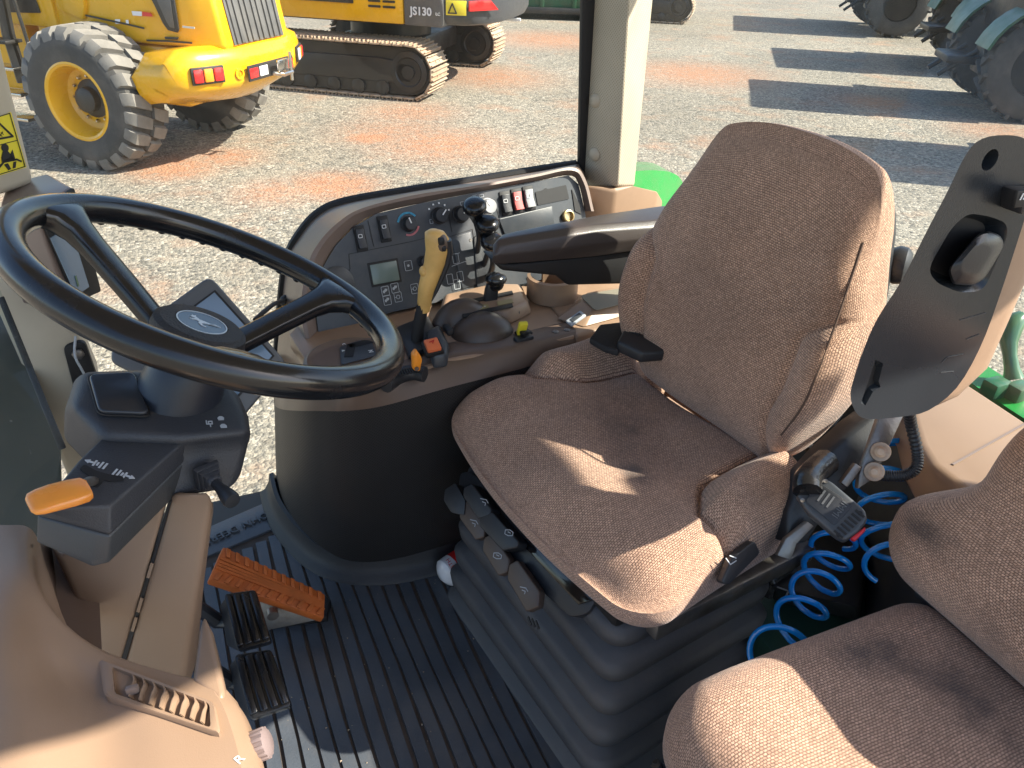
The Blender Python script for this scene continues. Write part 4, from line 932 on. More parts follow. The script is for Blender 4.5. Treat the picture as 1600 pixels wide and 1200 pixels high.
# orange rocker in its housing
b = B(); hb = [pz(x, y) for x, y in ((664, 524), (688, 510), (703, 545), (700, 575), (676, 578))]
b.loft([hb, [p + Z3*.026 + X3*.0 for p in [pz(x, y) for x, y in ((665, 540), (686, 528), (700, 556), (698, 574), (676, 576))]]], r=.006, seg=3); b.out('switch_housing', panelb, con)
c = pz(676, 544, .030); s = mpp(c); rp_ = Pl(c, X3, Vector((-.1, -.35, 1)))
b = B(); b.box(c, (.030, .030, .010), (rp_.ex, rp_.ey, rp_.n), r=.002); so = b.out('switch_frame', deep, con)
b = B(); b.box(c + rp_.n*.006, (.023, .025, .010), (rp_.ex, rp_.ey, rp_.n), r=.0025); b.out('orange_switch', M('faded_orange_plastic', (.72, .17, .06), .45), so)
b = B(); q = c + rp_.n*.0112; b.strip([q - rp_.ex*.004 + rp_.ey*.004, q + rp_.ex*.004 + rp_.ey*.006, q + rp_.ex*.0 + rp_.ey*.0], .0012, rp_.n); b.out('print', darkred, so)
# amber throttle tab on its quadrant
b = B(); b.tube(cr([pz(x, y, .006) for x, y in ((602, 602), (622, 588), (645, 582), (664, 585))], 5), .013, n=10); tq = b.out('quadrant', black, con)
b = B()
for k in range(9): b.box(pz(620+4*k, 583-.6*k, .019), (.0022, .016, .003)) 
b.out('quadrant_tooth', deep, tq)
tb_ = P(652, 585, z=ZD+.02); ty_ = tb_.y; b = B()
q = [P(x, y, y=ty_) for x, y in ((646, 580), (645, 556), (652, 548), (661, 562), (657, 582))]; b.prism(q, (0, .014, 0), r=.004, seg=3); tt = b.out('amber_tab', orange2, tq)
b = B(); b.lathe(P(651, 576, y=ty_-.001), -Y3, [(.0035, 0), (.0035, .0015), (0, .0015)], n=10); b.out('screw', brown, tq)
# twin-lobed brown dome
b = B(); c = pz(742, 528, -.015)
b.ball(c + X3*.01 + Y3*-.01, .060, .046, .050, n=24); b.ball(c - X3*.012 + Y3*.035, .058, .036, .062, n=24)
b.out('lever_dome', M('dark_brown_plastic', (.075, .055, .044), .4, var=.08, bump=.1, bs=900), con)
b = B(); o = pz(700, 515, .025); b.box(o, (.012, .03, .012), r=.004); b.out('dome_lever', deep, con)
# tan shift pedestal with printed strips and the black T lever
b = B(); q = [pz(x, y) for x, y in ((684, 498), (690, 470), (770, 452), (818, 452), (832, 492), (800, 508), (720, 512))]
b.loft([q, [p + Z3*.028 for p in [pz(x, y) for x, y in ((690, 502), (697, 480), (770, 463), (812, 464), (824, 492), (798, 504), (722, 508))]]], r=.008, seg=4); ped = b.out('shift_pedestal', tan2, con)
zt = .0292
b = B(); b.prism([pz(x, y, zt) for x, y in ((724, 484), (762, 475), (764, 481), (726, 490))], Z3*.001); b.prism([pz(x, y, zt) for x, y in ((776, 472), (800, 467), (802, 473), (778, 478))], Z3*.001); b.out('scale_strip', M('khaki_print', (.30, .25, .12), .5), ped)
b = B(); b.prism([pz(x, y, zt-.0005) for x, y in ((722, 491), (800, 475), (802, 480), (724, 497))], Z3*.0015); b.prism([pz(x, y, zt-.0005) for x, y in ((720, 472), (800, 455), (802, 460), (722, 477))], Z3*.0015); b.out('slot', deep, ped)
b = B()
for k in range(4): text_bm(b, '-', pz(730+9*k, 485-2.2*k, zt+.0012), X3, Y3, .012)
b.out('print', white, ped)
ly0 = pz(765, 492).y
b = B(); q = [P(x, y, y=ly0) for x, y in ((754, 492), (760, 455), (765, 440), (781, 440), (778, 470), (772, 492))]; b.prism(q, (0, .012, 0), r=.003); tl = b.out('shift_lever', black, con)
b = B(); cc = P(775, 436, y=ly0+.005); b.ball(cc, .020, .0185, .0125); b.ball(cc - Z3*.009, .015, .015, .014); b.out('lever_knob', gloss, tl)
# three hydraulic levers
for px, py, bx, by in ((742, 330, 748, 400), (761, 357, 757, 420), (768, 384, 764, 440)):
    o = pan.hit(bx, by, .0); yy = o.y-.012
    kk = P(px, py, y=yy-.02)
    b = B(); b.tube(cr([o - pan.n*.01, o.lerp(kk, .5) + Vector((0, -.012, 0)), kk - Z3*.012], 5), .0055, n=8); hl = b.out('hydraulic_lever', black, con)
    b = B(); up = (kk-o).normalized(); b.lathe(kk - up*.022, up, [(.007, 0), (.009, .006), (.013, .016), (.018, .024), (.0215, .030), (.0215, .036), (.017, .042), (.008, .0445), (0, .045)], n=20); b.out('lever_knob', gloss, hl)
b = B(); b.prism(roundpoly([pan.hit(x, y, .001) for x, y in ((738, 372), (752, 362), (772, 440), (756, 452), (744, 452))], .004), pan.n*.006, r=.002); b.out('lever_gaiter', black, con)
# small thumb wheels, yellow tab, black rocker
for x, y in ((800, 466), (806, 487)):
    b = B(); b.lathe(pz(x, y, .012) - X3*.006, X3, [(.010, 0), (.012, .002), (.012, .008), (.010, .010), (0, .010)], n=18); b.box(pz(x, y, .003), (.018, .026, .006), r=.002); b.out('thumb_wheel', black, con)
b = B(); q = [pz(x, y) for x, y in ((802, 520), (818, 508), (834, 520), (818, 532))]; b.loft([q, [pz(x, y, .02) for x, y in ((812, 517), (818, 511), (824, 517), (818, 523))]], r=.002); yb = b.out('tab_base', deep, con)
b = B(); c = pz(816, 513, .022); b.box(c, (.016, .010, .028), (Vector((1, -.2, 0)).normalized(), Vector((.2, .9, .35)).normalized(), Vector((0, -.36, .93)).normalized()), r=.003); b.out('yellow_tab', yellowm, yb)
b = B(); b.box(pz(818, 530, .004), (.034, .014, .010), (Vector((.97, .1, 0)).normalized(), Vector((-.1, .97, 0)).normalized(), Z3), r=.002); b.out('toggle', black, con)
# cup holder, tray and connector on the rear deck
c = P(862, 462, z=ZD+.002); b = B()
pr = []
for k in range(21):
    a = R_(150) + R_(300)*k/20; pr.append((math.cos(a), math.sin(a)))
inr = [c + Vector((u*.043, v*.043, 0)) for u, v in pr]; otr = [c + Vector((u*.049, v*.049, 0)) for u, v in pr]
b.loft([[p + Z3*.0 for p in otr], [p + Z3*.042 for p in otr], [p + Z3*.044 for p in inr], [p - Z3*.0 for p in inr]], closed=False, cap=False)
b.out('cup_holder', tan2, deck2, smooth=50)
b = B(); b.lathe(c + Z3*.0015, Z3, [(.044, 0), (.044, .001), (0, .001)], n=26); b.out('cup_well', deep, deck2)
b = B(); q = [P(x, y, z=ZD+.003) for x, y in ((868, 498), (905, 468), (1040, 440), (1060, 472), (912, 512))]; b.loft([q, [p + Z3*.018 for p in [P(x, y, z=ZD+.003) for x, y in ((902, 488), (918, 470), (1040, 446), (1060, 468), (924, 498))]]], r=.004, seg=3); b.out('tray', tan2, deck2)
b = B(); b.prism(roundpoly([P(x, y, z=ZD+.023) for x, y in ((906, 462), (1000, 446), (1030, 462), (930, 486))], .01), Z3*.0012); b.out('tray_mat', M('olive_grey_liner', (.22, .20, .15), .6), deck2)
c = P(900, 498, z=ZD+.014); b = B(); nn = Vector((-.25, -.35, 1)).normalized(); cpn = Pl(c, Vector((1, .35, 0)), nn); b.box(c, (.036, .016, .006), (cpn.ex, cpn.ey, cpn.n), r=.002); cn = b.out('connector_plate', greyp, deck2)
b = B(); b.box(c + cpn.n*.0035, (.024, .009, .002), (cpn.ex, cpn.ey, cpn.n), r=.001); b.out('connector_socket', panelb, deck2)
# ================================================================== SEATS
def softbox(half, rad, n, fn, stain=None):
    """upholstered block: rounded box in local (u,v,w), deformed by fn(u,v,w)->Vector; UVs in metres from the undeformed box"""
    hx, hy, hz = half; rx, ry, rz = rad; bm = bmesh.new(); uvl = bm.loops.layers.uv.new('UVMap'); sl = bm.verts.layers.float.new('stain')
    def rnd(p):
        q = [max(-h+r, min(h-r, c)) for c, h, r in zip(p, half, rad)]
        d = [(c-k)/r for c, k, r in zip(p, q, rad)]; L_ = math.sqrt(sum(x*x for x in d))
        return [k + r*x/L_ if L_ > 1e-9 else k for k, r, x in zip(q, rad, d)]
    def warp(t): return t  # uniform
    for ax in range(3):
        o1, o2 = [(1, 2), (0, 2), (0, 1)][ax]
        n1 = max(6, int(n*half[o1]/max(half))); n2 = max(6, int(n*half[o2]/max(half)))
        for sg in (-1, 1):
            g = []
            for i in range(n1+1):
                row = []
                for j in range(n2+1):
                    p = [0, 0, 0]; p[ax] = sg*half[ax]; p[o1] = half[o1]*(-1+2*i/n1); p[o2] = half[o2]*(-1+2*j/n2)
                    q = rnd(p); v = bm.verts.new(fn(*q)); v[sl] = stain(*q) if stain else 0.; row.append((v, (p[o1]+.37*ax, p[o2]+.21*sg)))
                g.append(row)
            for i in range(n1):
                for j in range(n2):
                    c4 = [g[i][j], g[i+1][j], g[i+1][j+1], g[i][j+1]]
                    if (sg > 0) == (ax == 1): c4 = c4[::-1]
                    f = bm.faces.new([c[0] for c in c4])
                    for lp, c in zip(f.loops, c4): lp[uvl].uv = c[1]
    bmesh.ops.remove_doubles(bm, verts=bm.verts, dist=1e-5); bmesh.ops.recalc_face_normals(bm, faces=bm.faces)
    b = B(); b.bm.free(); b.bm = bm; return b
def sst(a, b_, x):
    t = max(0, min(1, (x-a)/(b_-a))); return t*t*(3-2*t)

seat = thing('driver_seat', 'brown woven driver seat on black rubber bellows, far armrest down and near one folded up', 'driver seat', (.56, .79, .0))
EF, ES = Vector((-.99, -.14, 0)).normalized(), Vector((-.14, .99, 0)).normalized()
SC = Vector((.544, .785, .395))
def cush(u, v, w):
    top = sst(-.01, .045, w)
    g = min(abs(v)-.145-.05*sst(-.02, .06, u), .045-u)
    w2 = w + top*(.034*sst(-.004, .045, g) - .011*math.exp(-(g/.0045)**2)) - .06*sst(-.115, -.17, u)*top
    w2 += top*.0012*(math.sin(61*u+9*v)+math.sin(47*v-22*u+1))*sst(.0, .05, abs(v))
    w2 -= .042*max(0, (u-.06)/.14)**2*(.10+.90*top) if u > .06 else 0
    w2 -= top*.014*math.exp(-((u+.04)/.12)**2 - (v/.12)**2)
    w2 += top*.006*math.sin(u*23+1)*math.sin(v*17)
    v2 = v*(1 + .07*u/.2); u2 = u - .030*(v/.24)**2*sst(.0, .2, u)
    return SC + EF*u2 + ES*v2 + Z3*w2
def cst(u, v, w):
    return .95*math.exp(-((u-.055)/.020)**2 - ((v+.075)/.035)**2) + .42*math.exp(-((u-.0)/.05)**2-((v)/.05)**2) + .35*math.exp(-((u+.02)/.09)**2-((v-.05)/.12)**2)
b = softbox((.208, .247, .058), (.055, .055, .05), 120, cush, cst); b.out('cushion', fab, seat, smooth=75)
BU = (Z3 + EF*-.14).normalized(); BF = (EF + Z3*.14).normalized(); BC = Vector((.722, .792, .655))
def back(v, w, t):
    fr = sst(-.01, .045, t)
    sc = 1 + .06*math.exp(-((w+.05)/.09)**2) - .17*sst(.0, .21, w) - .13*sst(-.07, -.2, w)
    g = min(abs(v)-.135-.10*sst(-.02, .08, w)-.03*sst(-.12, -.21, w), .07-w)
    t2 = t + fr*(.025*sst(-.004, .045, g) - .006*math.exp(-(g/.005)**2)) - .035*sst(.06, .21, w)*fr + .012*fr*math.exp(-((w+.07)/.09)**2)
    t2 += fr*.003*math.sin(v*25)*math.sin(w*19)
    seam = 0.
    w2 = w - .042*(abs(v)/.2)**2.6*sst(.0, .2, w)
    return BC + ES*v*sc + BU*w2 + BF*t2
b = softbox((.187, .215, .052), (.046, .07, .036), 116, back, lambda v, w, t: .25*math.exp(-((w+.1)/.1)**2-((v)/.1)**2)); b.out('backrest', fab, seat, smooth=75)
# piping seam down the near side of the backrest
b = B(); b.tube(cr([back(-.177, w, .0385) for w in (.14, .08, .0, -.08, -.14)], 6), .0016, n=6); b.out('seam', M('dark_brown_thread', (.09, .055, .04), .9), seat)
# black plastic back shell
b = softbox((.16, .185, .02), (.04, .05, .018), 16, lambda v, w, t: BC + ES*v*(1-.2*sst(0, .2, w)) + BU*(w-.04*(abs(v)/.19)**2*sst(0, .2, w)) + BF*(t-.07)); b.out('back_shell', black, seat)
# cushion pan and black switch board under its front edge
b = B(); pn = [SC + EF*u + ES*v - Z3*.085 for u, v in ((.165, .20), (.165, -.20), (-.19, -.18), (-.19, .18))]; b.prism(pn, Z3*.045, r=.01); b.out('seat_pan', deep, seat)
fo = SC + EF*.178 - Z3*.085
fp = Pl(fo, ES, (EF*.80 + Z3*.60).normalized())
b = B(); b.prism(roundpoly([fp.hit(x, y, -.004) for x, y in ((718, 738), (735, 736), (935, 930), (918, 960), (890, 965), (712, 800))], .01), fp.n*-.02, r=.003); b.out('switch_board', black, seat)
b = B(); b.prism([fp.hit(x, y, -.0035) for x, y in ((805, 838), (835, 845), (935, 935), (905, 945))], fp.n*.003, r=.001); b.out('gloss_panel', M('piano_black', (.006, .006, .007), .08), seat)
def btn(poly, mm, h, name='seat_button', icon=None, ih=.0):
    b = B(); q = [fp.hit(x, y, 0) for x, y in poly]; b.prism(roundpoly(q, .0035, 3), fp.n*h, r=.0022, seg=3); o = b.out(name, mm, seat)
    if icon:
        b = B(); 
        for st in icon: b.strip([fp.hit(x, y, h+.0004) for x, y in st], .0011, fp.n, .0006)
        b.out('icon', greyp, o)
ik = lambda x, y: [[(x-6, y-3), (x+3, y-1), (x+6, y+4)], [(x-3, y+2), (x+2, y+4), (x+1, y+8)]]
ik2 = lambda x, y: [[(x-7, y+2), (x-6, y-4), (x+1, y-4), (x+6, y), (x+5, y+5), (x-2, y+5), (x-7, y+2)], [(x-2, y-1), (x+2, y+1)]]
btn([(706, 768), (722, 758), (738, 785), (736, 808), (716, 804), (704, 785)], black, .016)
btn([(729, 790), (742, 785), (768, 822), (765, 842), (752, 846), (727, 812)], MATS['dark_brown_plastic'], .014, icon=ik(741, 815))
btn([(739, 766), (752, 760), (783, 800), (780, 810), (762, 815), (738, 780)], black, .022, icon=ik(757, 782))
btn([(766, 842), (779, 836), (806, 876), (802, 896), (788, 902), (763, 862)], MATS['dark_brown_plastic'], .014, icon=ik2(778, 868))
btn([(765, 812), (784, 804), (826, 850), (822, 860), (800, 864), (764, 826)], black, .022, icon=ik2(796, 832))
btn([(805, 884), (818, 877), (853, 926), (850, 950), (832, 958), (802, 906)], MATS['dark_brown_plastic'], .014, icon=ik(819, 920))
b = B(); 
for k in range(3): b.strip([fp.hit(826+6*k, 965+3*k, -.003), fp.hit(830+6*k, 976+3*k, -.003)], .003, fp.n, .002)
b.out('clip', deep, seat)
# rubber bellows: stacked folds
b = B(); loops = []
def bl(z, off, n=6):
    q = [SC + EF*(.155+off) + ES*(.195+off), SC + EF*(.155+off) + ES*(-.195-off), SC + EF*(-.125-off) + ES*(-.185-off), SC + EF*(-.125-off) + ES*(.185+off)]
    q = [Vector((p.x, p.y, z)) for p in q]; return roundpoly(q, .04, n)
zs = .315
prof = [(.320, -.03), (.315, -.004)]
z = .315; offs = 0.
for k in range(5):
    prof += [(z-.004, offs+.010), (z-.016, offs+.018), (z-.034, offs+.016), (z-.048, offs+.004), (z-.054, offs-.006), (z-.058, offs-.004)]; z -= .060; offs += .006
prof += [(.010, offs+.012), (-.002, offs+.018)]
b.loft([bl(z_, o_) for z_, o_ in prof], ang=180); b.out('bellows', rubber, seat, smooth=60)
# side tilt button, near side
_sp = Vector((.545, .525, .375)); sn = Pl(_sp + (CC-_sp).normalized()*.03, -EF, (-ES + Z3*.6).normalized())
b = B(); b.prism(roundpoly([sn.hit(x, y, .0) for x, y in ((1135, 868), (1168, 842), (1178, 862), (1128, 912), (1116, 908))], .006), sn.n*.012, r=.003, seg=3); o = b.out('side_button', black, seat)
b = B(); b.strip([sn.hit(x, y, .0125) for x, y in ((1134, 872), (1141, 882), (1150, 876))], .0012, sn.n); b.strip([sn.hit(x, y, .0125) for x, y in ((1140, 868), (1150, 872))], .0012, sn.n); b.out('icon', greyp, o)
# slide rail and black brackets by the near side
b = B(); b.box(SC - EF*.03 - ES*.215 - Z3*.085, (.30, .03, .03), (EF, ES, Z3), r=.004); b.out('slide_rail', steel, seat)
b = B(); q = [P(x, y, w=.99) for x, y in ((1232, 800), (1262, 742), (1300, 700), (1345, 660), (1372, 640), (1398, 650), (1390, 690), (1345, 745), (1300, 790), (1262, 850), (1230, 850))]; b.prism(q, (0, .035, -.02), r=.006); b.out('hinge_bracket', black, seat)
b = B(); q = [P(x, y, w=.975) for x, y in ((1228, 842), (1262, 815), (1272, 822), (1245, 850), (1236, 876), (1215, 868))]; b.prism(q, (0, .006, -.003), r=.001); b.out('bracket_plate', steel, seat)
b = B(); q = [P(x, y, w=.955) for x, y in ((1374, 652), (1408, 642), (1412, 650), (1366, 748), (1341, 764), (1343, 742))]; b.prism(q, (0, .006, -.003), r=.0012); bp_ = b.out('arm_plate', steel, seat)
rust = M('rusty_bolt', (.55, .40, .28), .5, metal=.6, var=.3, vs=60, dirt=(.35, .16, .07), dirt_amt=.7, dvs=40)
vd = (CC - P(1375, 705, w=.95)).normalized()
for x, y in ((1376, 706), (1366, 737)):
    c = P(x, y, w=.951); b = B(); b.lathe(c, vd, [(.012, -.002), (.012, .002), (.0115, .003), (.007, .003), (.007, .012), (.004, .013), (.004, .022), (0, .022)], n=18); b.out('bolt', rust, bp_)
b = B(); b.box(P(1328, 742, w=.955), (.030, .010, .010), ((CR*.6+CU*.8), (CR*.8-CU*.6), CF), r=.001); b.out('steel_tab', steel, seat)
b = B(); cpts = cr([P(x, y, w=w_) for x, y, w_ in ((1419, 636, .90), (1424, 665, .93), (1433, 705, .94), (1432, 730, .94), (1415, 742, .945), (1392, 744, .95), (1372, 742, .955))], 24)
b.tube(cpts, [.0062 if (i//2) % 2 else .0072 for i in range(len(cpts))], n=10); b.out('corrugated_conduit', black, seat, smooth=60)
# gap hardware between cushion and backrest
b = B(); b.tube([P(1090, 590, z=.43), P(1180, 640, z=.43), P(1275, 708, z=.43)], .008, n=8); b.out('hinge_bar', black, seat)
b = B(); b.prism([P(x, y, z=.435) for x, y in ((1038, 556), (1062, 556), (1100, 580), (1112, 600), (1080, 590))], (0, 0, .006), r=.001); b.out('worn_plate', steel, seat)
for k, (x, y) in enumerate(((1125, 613), (1142, 624), (1160, 634), (1185, 652))):
    b = B(); b.prism([P(x+dx, y+dy, z=.437) for dx, dy in ((-9, -5), (6, 0), (10, 6), (-3, 3))], (0, 0, .004), r=.0008); b.out('worn_plate', steel, seat)
# recline knob behind the backrest, near side
o = P(1386, 412, y=.68); b = B(); b.lathe(o, (ES*-1 + EF*-.55 + Z3*.1), [(.012, -.05), (.012, .0), (.022, .004), (.0255, .012), (.024, .022), (.017, .028), (0, .03)], n=24); kn = b.out('recline_knob', black, seat)
nk = (ES*-1 + EF*-.55 + Z3*.1).normalized(); b = B(); kp = Pl(o + nk*.0303, X3, nk); b.strip([kp.uv(-.006, .004), kp.uv(-.002, -.004), kp.uv(.006, -.002)], .0014, nk); b.strip([kp.uv(0, .006), kp.uv(.005, .003)], .0014, nk); b.out('icon', white, kn)
# far armrest (down)
AY = 1.03
AQ = lambda x, y, yy=AY: P(x, y, y=yy)
b = B()
prof = [(764, 398), (766, 380), (778, 368), (797, 374), (797, 377)]
# cross sections along its length: near-bottom, near-top ridge, far-top, far-bottom
secs = []
for (nb, nt, ft) in (((768, 404), (772, 392), (776, 376)), ((770, 412), (780, 381), (786, 366)), ((785, 413), (800, 377), (806, 361)), ((840, 409), (850, 369), (862, 350)), ((930, 401), (935, 356), (940, 335)), ((1010, 390), (1012, 351), (1030, 322)), ((1060, 384), (1060, 346), (1080, 318))):
    a, c = AQ(*nb), AQ(*nt); f = P(*ft, z=c.z+.004); secs.append([a, a.lerp(c, .5) - Y3*.006, c.lerp(a, .12), c + Vector((0, .010, .003)), f, f + Vector((0, .012, -.012)), Vector((f.x, f.y, a.z))])
b.loft(secs, r=.004, seg=3, ang=25); b.out('armrest_pad', M('dark_armrest_vinyl', (.050, .041, .038), .32, var=.1, bump=.1, bs=500), seat, smooth=60)
b = B(); q = [AQ(*k, AY+.008) for k in ((768, 406), (785, 424), (870, 432), (888, 447), (1000, 444), (1060, 440), (1060, 384), (1010, 388), (930, 399), (800, 412))]; b.prism(q, (0, .05, 0), r=.006, seg=3); b.out('armrest_tray', deep, seat)
# near armrest (folded up)
RY = .42
RQ = lambda x, y, yy=RY: P(x, y, y=yy)
rp = Pl((0, RY, 0), X3, -Y3)
shell = [(1517, 246), (1538, 225), (1572, 220), (1600, 226), (1625, 250), (1620, 290), (1600, 320), (1588, 354), (1551, 467), (1522, 542), (1488, 600), (1447, 633), (1409, 642), (1363, 646), (1347, 642), (1338, 621), (1342, 596), (1359, 546), (1380, 500), (1417, 442), (1451, 375), (1488, 304)]
sc_ = (sum(p[0] for p in shell)/len(shell), sum(p[1] for p in shell)/len(shell))
def shl(k, yy):
    out = []
    for i, (x, y) in enumerate(shell):
        a, c = shell[i-1], shell[(i+1) % len(shell)]; nx, ny = (c[1]-a[1]), -(c[0]-a[0]); L_ = math.hypot(nx, ny); out.append(RQ(x - nx/L_*k, y - ny/L_*k, yy))
    return cr(out, 3, closed=True)
rpoly = [(1513, 333), (1547, 338), (1572, 348), (1575, 367), (1538, 454), (1501, 458), (1463, 442), (1449, 421), (1488, 354)]
spoly = [(1368, 562), (1380, 568), (1373, 596), (1376, 605), (1364, 612), (1352, 634), (1345, 630)]
fl = Pl((0, RY-.012, 0), X3, -Y3)
o_l = shl(-9, RY-.012)
h_l = [roundpoly([fl.hit(*p) for p in rpoly], .012, 4), [fl.hit(*p) for p in spoly], [fl.hit(1547, 250) + Vector((math.cos(a_), 0, math.sin(a_)))*.0085 for a_ in [2*math.pi*k/16 for k in range(16)]]]
b = B(); b.loft([o_l, shl(-5, RY-.0105), shl(-2, RY-.006), shl(0, RY+.002), shl(0, RY+.014), shl(-1, RY+.035)], cap=False, ang=180)
t = bmesh.new(); es = []
for lp0 in [o_l] + h_l:
    vs = [t.verts.new(p) for p in lp0]
    for i in range(len(vs)): es.append(t.edges.new((vs[i-1], vs[i])))
bmesh.ops.triangle_fill(t, use_beauty=True, use_dissolve=False, edges=es, normal=(0, -1, 0)); b._add(t)
for lp0, dp in zip(h_l, (.014, .006, .010)): b.loft([lp0, [p + Vector((0, .0015, 0)) + (sum(lp0, Vector())/len(lp0)-p)*.03 for p in lp0], [p + Y3*dp + (sum(lp0, Vector())/len(lp0)-p)*.22 for p in lp0]], cap=False, ang=180)
arm = b.out('raised_armrest', M('satin_black_shell', (.022, .026, .031), .27, var=.15, bump=.06, bs=600), seat, smooth=50, recalc=True)
for lp0, dp in zip(h_l, (.0138, .0058, .0098)):
    cq = sum(lp0, Vector())/len(lp0); b = B(); b.prism([p + Y3*dp + (cq-p)*.2 for p in lp0], Y3*.001); b.out('recess_floor', deep, arm)
padl = [(1560, 216), (1600, 212), (1650, 225), (1690, 300), (1660, 350), (1616, 410), (1577, 502), (1543, 577), (1500, 620), (1467, 636), (1424, 644), (1460, 600), (1500, 540), (1540, 440), (1580, 330)]
b = B(); b.prism([RQ(x, y, RY+.012) for x, y in padl], RQ(1500, 450, RY+.05)-RQ(1500, 450, RY+.012), r=.010, seg=3); b.out('armrest_pad', tan2, seat, smooth=60)
H = lambda x, y, h=.0: rp.hit(x, y, .012+h)
hq = [(1480, 421), (1526, 367), (1542, 360), (1563, 367), (1570, 383), (1538, 437), (1520, 446), (1488, 444)]; hc = (1525, 405)
b = B(); b.loft([roundpoly([H(hc[0]+(x-hc[0])*k, hc[1]+(y-hc[1])*k, h_) for x, y in hq], .006, 3) for k, h_ in ((.9, -.013), (1.0, -.006), (1.0, .002), (.92, .009), (.62, .013), (.5, .0135))], ang=180); b.out('latch_handle', black, arm, smooth=50)
b = B(); b.lathe(rp.hit(1432, 470, .010), -Y3, [(.0065, 0), (.0065, .0015), (.005, .002), (0, .001)], n=16); b.out('screw_cap', black, arm)
b = B(); q = [H(x, y, -.002) for x, y in ((1562, 288), (1605, 288), (1605, 318), (1558, 324))]; b.prism(q, -Y3*.022, r=.004); rk = b.out('rocker_housing', black, arm)
b = B(); q = [H(x, y, .020) for x, y in ((1584, 296), (1625, 294), (1625, 318), (1578, 323))]; b.prism(q, -Y3*.004, r=.001); o = b.out('rocker', deep, rk)
b = B(); tpl = Pl(H(1600, 307, .0245), rp.ex, rp.n); s = mpp(tpl.o)
for dx in (-7, 0): b.strip([tpl.uv(dx*s, -4*s), tpl.uv(dx*s+2*s, 5*s)], .0012, tpl.n)
b.strip([tpl.uv((9+4*math.cos(a))*s, 4*math.sin(a)*s) for a in [k*math.pi/4 for k in range(8)]], .001, tpl.n, closed=True); b.out('print', white, o)
b = B()
for q in ([(1500, 500), (1540, 489)], [(1510, 530), (1530, 522)], [(1472, 566), (1480, 558), (1505, 553)], [(1470, 582), (1490, 580)]): b.strip([H(*k, .0003) for k in q], .0007, rp.n, .0003)
b.out('scratch', panelb, arm)

# seat-belt buckle standing up from the near side
bo = P(1297, 787, w=.90)
buckle = thing('seat_belt_buckle', 'black seat belt buckle plate with embossed lettering beside the driver seat', 'buckle', bo)
bn = (CC - bo).normalized()*.9 + Vector((0, 0, .35)); bd = P(1350, 806, w=.90) - P(1258, 745, w=.90)
bk = Pl(bo, bd, bn)
HB = lambda x, y, h=0.: bk.hit(x, y, h)
b = B(); b.prism(roundpoly([HB(x, y) for x, y in ((1243, 772), (1258, 746), (1276, 742), (1300, 752), (1352, 796), (1356, 812), (1342, 830), (1320, 845), (1306, 838), (1262, 800))], .004), bk.n*-.020, r=.004, seg=3); b.out('housing', panelb, buckle)
b = B(); b.prism(roundpoly([HB(x, y, .001) for x, y in ((1258, 783), (1277, 752), (1334, 790), (1304, 822))], .004), bk.n*.0014, r=.0008); b.out('name_plate', black, buckle)
b = B()
pc = HB(1308, 800, .0028); tx_ = (HB(1300, 813, 0)-HB(1318, 789, 0)).normalized(); ty__ = bk.n.cross(tx_)
text_bm(b, 'IMMI', HB(1312, 796, .0026), (HB(1318, 787)-HB(1298, 812)).normalized()*-1, ty__, .011, .0006)
for k in range(3): b.strip([HB(1292-7*k, 792-5*k, .0026), HB(1303-7*k, 777-5*k, .0026)], .0022, bk.n, .0006)
b.out('lettering', M('embossed_grey', (.10, .105, .11), .4), buckle)
for k in range(7):
    b = B(); a_, c_ = HB(1304+5.6*k, 829-5.4*k+1, .0006), HB(1316+5.6*k, 842-5.4*k-2, .0006); b.strip([a_, c_], .0026, bk.n, .0010); b.out('grille_slot', deep, buckle)
b = B(); b.prism([HB(x, y, -.004) for x, y in ((1328, 841), (1352, 822), (1353, 828), (1336, 845))], bk.n*-.010, r=.002); b.out('release_button', darkred, buckle)
for x, y in ((1290, 752), (1254, 782), (1344, 802), (1310, 836)):
    b = B(); b.lathe(HB(x, y, .0), bk.n, [(.0026, 0), (.0026, .0012), (0, .0006)], n=10); b.out('rivet', steel if x < 1300 else deep, buckle)
b = B(); sl_ = cr([P(x, y, w=w_) for x, y, w_ in ((1290, 722, .96), (1275, 735, .94), (1262, 752, .915), (1262, 768, .905))], 6); b.tube(sl_, [.017]*len(sl_), n=10); b.out('sleeve', M('shiny_black_sleeve', (.012, .012, .013), .22, bump=.6, bs=60), buckle)
# second belt end on the far side, between cushion and backrest
fb = thing('seat_belt', 'black folded seat belt end tucked at the far rear corner of the driver cushion', 'seat belt', P(985, 540, z=.47))
b = B(); q = [P(x, y, z=.505) for x, y in ((920, 538), (936, 516), (970, 512), (980, 528), (966, 558), (944, 552))]; b.prism(q, (0, 0, .012), r=.004, seg=3); b.out('webbing', M('black_webbing', (.016, .016, .018), .8, bump=.5, bs=300), fb)
b = B(); q = [P(x, y, z=.51) for x, y in ((962, 550), (980, 516), (1000, 516), (1042, 550), (1038, 565), (1000, 568))]; b.prism(q, (0, 0, .02), r=.005, seg=3); b.out('buckle_guard', black, fb)
b = B(); q = [P(x, y, z=.525) for x, y in ((978, 520), (986, 500), (994, 502), (990, 522))]; b.prism(q, (0, 0, .01), r=.002); b.tube([P(978, 516, z=.53), P(1000, 524, z=.53)], .003, n=6); b.out('guide', deep, fb)

